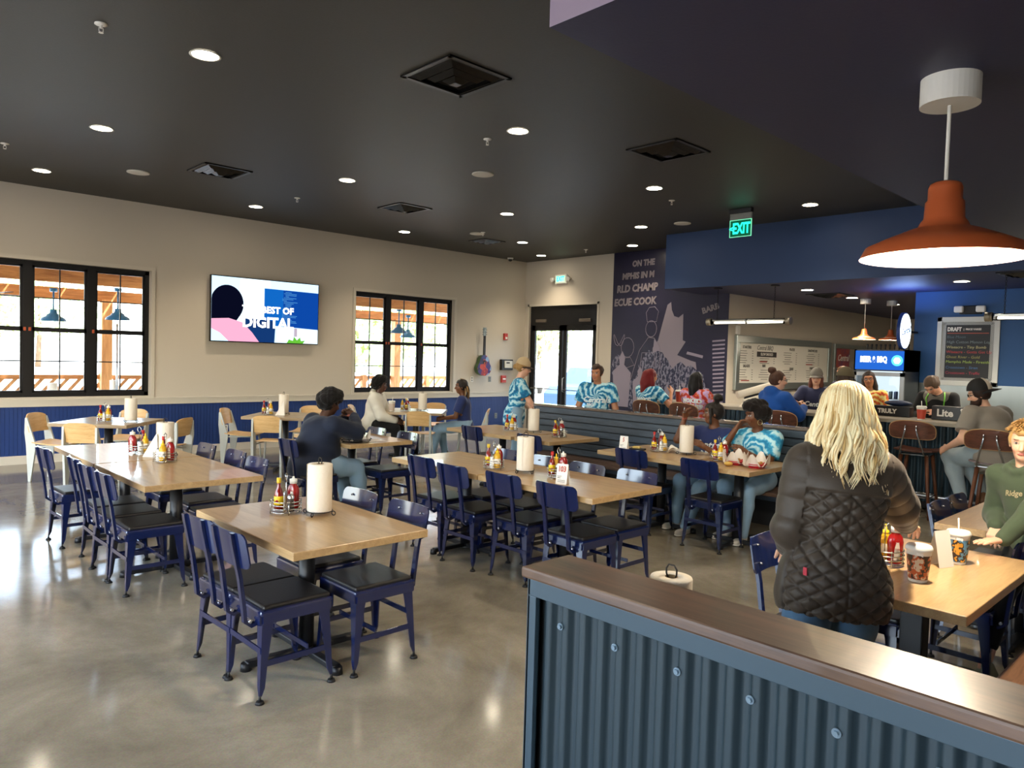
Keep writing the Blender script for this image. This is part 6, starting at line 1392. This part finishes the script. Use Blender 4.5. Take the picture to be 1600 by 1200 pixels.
hc_, q_ = P['hc'], P['HR']; Hf.cut(lambda X, Y, Z: np.minimum(((X - hc_[0]) * q_[0, 0] + (Y - hc_[1]) * q_[1, 0] + (Z - hc_[2]) * q_[2, 0]) - .05, -(((X - hc_[0]) * q_[0, 2] + (Y - hc_[1]) * q_[1, 2] + (Z - hc_[2]) * q_[2, 2]) - .06)))
co, F_c = Hf.mesh(.008, pad=.03); hair_o = to_mesh('hair', co, F_c, mblond, P['o'])
mblond2 = mat('blonde_highlight', 'f3e6bf', .38); mblond3 = mat('blonde_lowlight', 'c9a66c', .45)
bs = [MB(), MB(), MB()]
for cl in range(46):
    a0 = -2.35 + 4.7 * cl / 45 + rnd.uniform(-.05, .05); ph_ = rnd.uniform(0, 6); wl_ = rnd.uniform(9, 14); am = rnd.uniform(.010, .022); L0_ = rnd.uniform(.25, .36) * (.86 if abs(a0) > 1.5 else 1); flare = rnd.uniform(.03, .075); outw = rnd.uniform(.0, .03)
    for st in range(12):
        a = a0 + rnd.gauss(0, .05); lay = rnd.uniform(0, 1); L_ = L0_ * rnd.uniform(.88, 1.04); st_ = rnd.uniform(.02, .6); pts = []; rr = []
        for k in range(17):
            t = k / 16
            if t < .3:
                th = st_ + (PI / 2 - st_) * t / .3; x = -.014 - .108 * math.cos(a) * math.sin(th); y = .094 * math.sin(a) * math.sin(th); z = .032 + .103 * math.cos(th)
            else:
                u = (t - .3) / .7; gw = u ** .8
                x = -.014 - (.108 + outw * u) * math.cos(a) + am * .8 * math.sin(ph_ + u * wl_ * .8) * gw; y = (.094 + flare * gw) * math.sin(a) + am * math.sin(ph_ + u * wl_) * gw + .004 * math.sin(st * 2.1 + u * 7) * gw; z = .032 - L_ * u
            k2 = 1 + .05 * lay
            pts.append(P['hd'](x * k2, y * k2, z)); rr.append(.0056 if t < .75 else .0056 * (1 - t) / .25 * .9 + .0006)
        bs[rnd.choice((0, 0, 1, 1, 2))].tube(pts, rr, 5)
b = bs[0]; bs[1].build('hair_highlights', mblond2, hair_o); bs[2].build('hair_lowlights', mblond3, hair_o)
b.build('hair_locks', mblond, hair_o)
MB().box((-.0, 0, 0), (.016, .004, .03), .001).build('side_tag', mat('red_tag', 'b8283c', .5), P['o'], tuple(P['up'](.155, .0, -.135)), .7)
# ---- boy in the green hoodie
m_hoodie = cloth('olive_green_fleece', '3d4a38', .9, 200)
P = person('boy with blond hair in a green hoodie and black leggings standing at the right edge', (4.72, .84), 160, .845, tlean=.16, lean=.12, hyaw=.40, hpitch=.05, hroll=-.05, hl=(.40, .02, .795), hr=(.15, -.14, .86), hdirl=(.91, -.4, -.12), hdirr=(.6, .3, -.5), polel=(-.4, .8, -.6), poler=(-.8, -.5, -.3), fr=(.34, -.06, 0, .6, -.8), fl=(.02, .1, 0), skin='fair', fat=.95, h=.0095, hh=.0045, hfine=.0055, top=m_hoodie, sleeve='long', bottom=m_blackp, shoe=mat('sage_sneaker', '9aa08c', .7), hair='spiky', haircol='a3814e', hood=True, topname='hoodie', pname='leggings', pbulk=-.006, cuff=.13, hand_n=(0, 0, -1), curl=(.1, 1.1), lips='b8685e', tbulk=.008, wr=.006)
b = MB(); rnd = random.Random(8)
for i in range(420):
    a = rnd.uniform(0, 2 * PI); th = rnd.uniform(.05, 1.25); q0 = V3(-.012 + .104 * math.cos(a) * math.sin(th), .087 * math.sin(a) * math.sin(th), .034 + .1 * math.cos(th))
    if q0[0] > .05 and q0[2] < .078: continue
    d0 = unit(V3(q0[0] + .012 + .05, q0[1] * .9, (q0[2] - .034) * .35) + np.array([rnd.gauss(0, .012) for _ in range(3)])); L_ = rnd.uniform(.02, .036)
    b.tube([P['hd'](*(q0 * .985)), P['hd'](*(q0 + d0 * L_ * .5 + V3(0, 0, .004))), P['hd'](*(q0 + d0 * L_ + V3(0, 0, -.003)))], [.0028, .0022, .0006], 4)
b.build('hair_tufts', mat('boy_blond_tufts', 'b8925a', .6, vary=(40, .8, '8a6638', (1, 1, 1))), P['hair'])
project_text(P, 'Ridge', .05, mat('faded_gold_print', 'a59a78', .8), .34, -.03, 1, name='hoodie_print', shear=.3, bold=.001); 
# ---- person in the navy shirt, eating
P = person('person in a navy long shirt eating at a table, seen from behind', (3.71, 6.78), 2, 1.0, seat=.46, lean=.28, hyaw=-.12, hpitch=.2, hl=(.44, .06, 1.02), hr=(.47, -.03, 1.02), polel=(.1, .8, -1), poler=(.3, -.9, -1), hdirl=(-.5, -.3, .6), hdirr=(-.5, .3, .6), skin='dark', fat=1.5, h=.012, hh=.008, top=cloth('navy_shirt', '141e33', .75), sleeve='long', bottom=m_jean, shoe=m_shb, hair='afro', haircol='0f0c0c', hem=.07, tbulk=.01, wr=.008, pname='jeans', fl=(.5, .14, 0), fr=(.5, -.2, 0), curl=(1.1, 1.1))
# ---- window table
def seatpos(cx, cy, r, f): return (cx + R_[0] * r + F_[0] * f, cy + R_[1] * r + F_[1] * f)
P = person('person with short curly hair in a white hoodie seated by the right window', (6.60, 10.16), -48, 1.0, seat=.46, lean=.22, hyaw=.1, hl=(.4, .12, .62), hr=(.42, -.1, .62), skin='dark', fat=1.08, top=cloth('cream_fleece', 'd9d5c8', .9), sleeve='long', bottom=m_blackp, shoe=m_shb, hair='afro', haircol='0d0a09', hood=True, topname='hoodie', tbulk=.022, wr=.008, fl=(.55, .12, 0), fr=(.48, -.12, 0))
P = person('woman with long blonde-streaked braids, navy tee and ripped jeans by the right window', (7.77, 9.18), 133, 1.0, seat=.46, lean=.12, hyaw=.25, hl=(.36, .1, .66), hr=(.34, -.08, .66), skin='brown', fat=.98, top=m_navyp, sleeve='short', bottom=m_jean, shoe=m_shb, hair='short', haircol='1d1512', pname='ripped_jeans', fl=(.52, .1, 0), fr=(.34, -.12, 0), tbulk=.005)
b = MB(); b2 = MB(); rnd = random.Random(2)
for i in range(46):
    a = rnd.uniform(-1.5, 1.5); L_ = rnd.uniform(.42, .56); pts = [P['hd'](.02 * math.cos(a) , .05 * math.sin(a), .128)]
    for k in range(1, 9): u = k / 8; x = -.012 - .112 * math.cos(a * .9) * min(1, u * 2.2) - .01 * math.sin(u * 5) ; y = .095 * math.sin(a) * min(1, u * 2.4) * (1 - .25 * u) + rnd.uniform(-.004, .004); z = .12 - L_ * max(0, u - .12) - .02 * u; pts.append(P['hd'](x, y, z))
    (b if i % 3 else b2).tube(pts, .0075, 5)
ho = P['hair']; b.build('braids', mat('dark_braid', '20160f', .7, bump=(300, .5, (1, 1, .3))), ho); b2.build('blonde_braids', mat('blonde_braid', 'b08a58', .7, bump=(300, .5, (1, 1, .3))), ho)
MB().ellip(P['kr'] + V3(.03, 0, .055), (.05, .04, .02)).build('ripped_knee', skinmat('skin_knee', 0) if False else mat('knee_skin', '6e4429', .6), P['o'])
# ---- standing woman in a cap
P = person('woman in a beige cap and blue tie-dye shirt standing by the far booth table', (7.18, 7.42), -42, .985, lean=.14, hyaw=-.15, hpitch=.12, hl=(.28, .1, .92), hr=(.36, -.12, .88), skin='fair', fat=1.02, top=m_tieblue, sleeve='short', bottom=m_jean, shoe=m_shw, hair='ponylow', haircol='a07c48', hem=.10, pname='jeans', tbulk=.006, wr=.006)
wear_cap(P, mat('cap_beige', 'c2ab88', .9), mat('cap_brown', '6a5a50', .8))
# ---- woman with short hair behind the booth
P = person('woman with short brown hair in a blue Central BBQ tie-dye shirt behind the booth bench', (7.72, 6.38), 214, .96, hyaw=-.35, hpitch=.12, hl=(.06, .3, .78), hr=(.06, -.3, .78), skin='tan', fat=1.15, top=m_tieblue, sleeve='short', bottom=m_jean, shoe=m_shw, hair='spiky', haircol='3b2a20', hem=.06, tbulk=.012)
project_text(P, 'Centrals', .11, m_printw, .27, 0, 1); project_text(P, 'BBQ', .05, m_printw, .2, .08 * -1, 1, shear=0)
# ---- bar guests
P = person('woman with long red hair and blue tie-dye shirt at the far end of the bar', (9.12, 6.6), -8, .98, seat=.75, lean=.15, hyaw=-.25, hl=(.42, .16, 1.12), hr=(.3, -.24, 1.22), poler=(.3, -.8, -1), skin='tan', top=m_tieblue, sleeve='short', bottom=m_jean2, shoe=m_shb, hair='long', haircol='6e1418', fl=(.3, .1, .28), fr=(.3, -.1, .28), tbulk=.006)
project_text(P, 'SMOKE\nTEAM', .09, m_printw, .22, 0, -1, shear=0, bold=.004)
P = person('person with long black hair in a colourful tee reading SMOKED MEMPHIS at the bar', (9.22, 5.83), 0, .95, seat=.75, lean=.12, hl=(.4, .1, 1.12), hr=(.4, -.14, 1.12), skin='tan', top=m_tiemulti, sleeve='short', bottom=m_blackp, shoe=m_shb, hair='long', haircol='121012', fl=(.3, .1, .28), fr=(.3, -.1, .28), fat=1.05, tbulk=.01)
project_text(P, 'SMOKED\nMEMPHIS', .085, m_printw, .27, 0, -1, shear=0, bold=.005)
P = person('woman with a top bun and glasses in a bright blue hoodie at the bar', (9.05, 4.56), -22, 1.02, seat=.75, lean=.14, hyaw=-.5, hl=(.42, .1, 1.14), hr=(.45, -.1, 1.14), skin='fair', top=cloth('royal_blue_fleece', '1c4f9c', .9), sleeve='long', bottom=m_jean2, shoe=m_shb, hair='bun', haircol='4a2f22', hood=True, topname='hoodie', tbulk=.014, glasses=True, fat=1.05, fl=(.3, .1, .28), fr=(.3, -.1, .28))
P = person('man in an olive cap and dark shirt at the bar, mostly behind the blonde woman', (9.15, 3.70), 0, 1.06, seat=.75, lean=.12, hl=(.42, .14, 1.14), hr=(.42, -.14, 1.14), skin='light', fat=1.3, top=cloth('charcoal_shirt', '2b2b38', .85), sleeve='long', bottom=m_jean2, shoe=m_shb, hair='short', haircol='3a2a20', tbulk=.01, fl=(.3, .1, .28), fr=(.3, -.1, .28))
wear_cap(P, mat('cap_olive', '5a513c', .9), m_dark, sc=1.05)
P = person('bearded man in a grey tee and pale jeans hunched on the bar stool at right', (8.93, 1.98), 62, 1.04, seat=.73, lean=.38, hyaw=.85, hpitch=.15, hl=(.36, .3, .86), hr=(.45, -.2, 1.12), skin='fair', fat=1.4, top=cloth('grey_tee', '8c847a', .9), sleeve='short', bottom=m_jean3, shoe=m_shbr, hair='short', haircol='2a1a14', fl=(.28, .16, .26, .6, -.8), fr=(.2, -.05, .26, .6, -.8), tbulk=.012, hem=.06, glasses=True, wr=.007, pname='jeans', topname='tee_shirt')
c = wear_cap(P, mat('cap_black', '14161c', .8), mat('cap_black', '14161c', .8), back=True, sc=1.06)
b = MB(); b.quadgrid(lambda u, v: (.1075 * math.cos((u - .5) * 1.9) * math.cos(v * 1.25) * 1.0, .0955 * math.sin((u - .5) * 1.9) * math.cos(v * 1.25), .117 * math.sin(v * 1.25)), 12, 8); b.build('white_cap_panel', mat('cap_white', 'd9cdbc', .9), c)
text('cap_lettering', 'NE', .055, m_dark, c, (.105, 0, .04), (0, 1, 0), (-.2, 0, 1), bold=.002)
Bd = Field(.02); Bd.ell(P['hd'](.055, 0, -.085), V3(.055, .06, .055), P['HR']); Bd.ell(P['hd'](.06, 0, -.13), V3(.042, .045, .055), P['HR']); Bd.cone(P['hd'](.0, .066, -.02), P['hd'](.03, .05, -.08), .014, .03); Bd.cone(P['hd'](.0, -.066, -.02), P['hd'](.03, -.05, -.08), .014, .03)
hd_ = P['hd']; mth = hd_(.105, 0, -.058); Bd.cut(lambda X, Y, Z: .018 - np.sqrt((X - mth[0]) ** 2 + (Y - mth[1]) ** 2 + (Z - mth[2]) ** 2)); co, F_c = Bd.mesh(.009, pad=.03); co = wrinkle(co, vnormals(co, F_c), .006, 50, 2); to_mesh('beard', co, F_c, cloth('beard_brown', '2e1a12', .8, 80), P['o'])
# ---- booth guests
P = person('woman with a high dark bun and navy Central tee on the booth bench', (6.88, 4.07), 176, .97, seat=.46, lean=.05, hyaw=-.75, hl=(.32, .1, .84), hr=(.24, -.22, 1.10), poler=(.4, -.5, -1), hdirr=(.2, .2, .9), skin='brown', top=m_navyp, sleeve='short', bottom=m_jean, shoe=m_shw, hair='bunhigh', haircol='17100d', hfine=.007, fl=(.62, .12, 0), fr=(.48, -.1, 0), tbulk=.006, h=.0105, curl=(.5, .9), pname='ripped_jeans')
project_text(P, 'Central\nBBQ', .11, m_printw, .26, 0, 1)
P = person('woman with dark curly hair, hoop earring and light blue tie-dye tee on the booth bench', (6.88, 3.57), 180, 1.0, seat=.46, lean=.10, hyaw=-.62, hpitch=.08, hl=(.36, .06, .84), hr=(.29, -.10, 1.06), poler=(.5, -.6, -1), hdirr=(-.45, .35, .7), skin='brown', top=m_tieseat, sleeve='short', bottom=m_jean, shoe=m_shw, hair='afro', haircol='160f0d', hfine=.007, tbulk=.014, h=.0105, hh=.006, curl=(.5, 1.0), pname='jeans', fl=(.5, .12, 0), fr=(.42, -.1, 0))
project_text(P, 'Central', .12, m_printw, .17, .0, 1)
for sy in (-1, 1): b = MB(); b.tube([P['hd'](.02 + .024 * math.cos(t) - .02, sy * .086, -.062 + .026 * math.sin(t)) for t in [2 * PI * k / 20 for k in range(20)]], .0028, 6, closed=True); b.build('hoop_earring', mat('gold', 'd8c890', .3, metal=1), P['o'])
# ---- staff
P = person('worker with long red-brown hair, cap and navy tee leaning on the bar from behind it', (11.04, 4.84), 196, .97, lean=.2, hyaw=.1, hl=(.42, .2, 1.12), hr=(.42, -.2, 1.12), skin='fair', top=m_navytee, sleeve='short', bottom=m_blackp, shoe=m_shb, hair='long', haircol='5e3020', fat=1.2, glasses=True, tbulk=.01)
project_text(P, 'Central', .1, m_printw, .26, 0, 1); wear_cap(P, mat('cap_grey', '6f6a62', .9), mat('cap_grey', '6f6a62', .9))
P = person('smiling worker with glasses, long dark hair and orange tie-dye behind the bar', (11.0, 4.06), 190, .965, hyaw=.1, hroll=.12, skin='tan', top=m_tieor, sleeve='short', bottom=m_blackp, shoe=m_shb, hair='long', haircol='2a1c18', glasses=True)
P = person('worker with brown hair and navy tee standing far back at the pegboard', (13.2, 5.34), 150, 1.0, skin='light', top=m_navytee, sleeve='short', bottom=m_blackp, shoe=m_shb, hair='short', haircol='5a3c26')
P = person('bartender with tied brown hair, grey vest, navy apron and green strap looking down', (10.85, 3.08), 178, 1.0, lean=.36, hyaw=-.35, hpitch=.75, hl=(.42, .1, 1.12), hr=(.42, -.12, 1.10), skin='light', top=cloth('black_long_sleeve', '1a191b', .85), sleeve='long', bottom=m_blackp, shoe=m_shb, hair='ponylow', haircol='5a4636', fat=1.1)
# vest, apron and strap
V_ = Field(.03); 
V_.ell(P['up'](0, .32), V3(.13, .178, .165), P['R'], k=.05); V_.ell(P['up'](0, .12), V3(.13, .165, .2), P['R'], k=.05); V_.cone(P['up'](.14, .42), P['up'](-.14, .42), .082, .082, .05); nk = P['neck'] + V3(.05, 0, .02); V_.cut(lambda X, Y, Z: .09 - np.sqrt((X - nk[0]) ** 2 + (Y - nk[1]) ** 2 + (Z - nk[2]) ** 2)); co, F_c = V_.mesh(.012); to_mesh('vest', co, F_c, cloth('grey_vest', '6f6a62', .9), P['o'])
A_ = Field(.03); A_.ell(P['up'](0, .2, .05), V3(.095, .14, .17), P['R'], k=.05); A_.ell(P['up'](0, -.1, .05), V3(.12, .17, .3), P['R'], k=.05); co, F_c = A_.mesh(.012); to_mesh('apron', co, F_c, cloth('navy_apron', '1b2740', .8), P['o'])
mg = mat('lime_strap', '7fcf4a', .5)
for sy in (-1, 1): MB().tube([P['up'](sy * .10, .35, .128), P['up'](sy * .11, .45, .10), P['up'](sy * .09, .505, .02)], .008, 6).build('apron_strap', mg, P['o'])
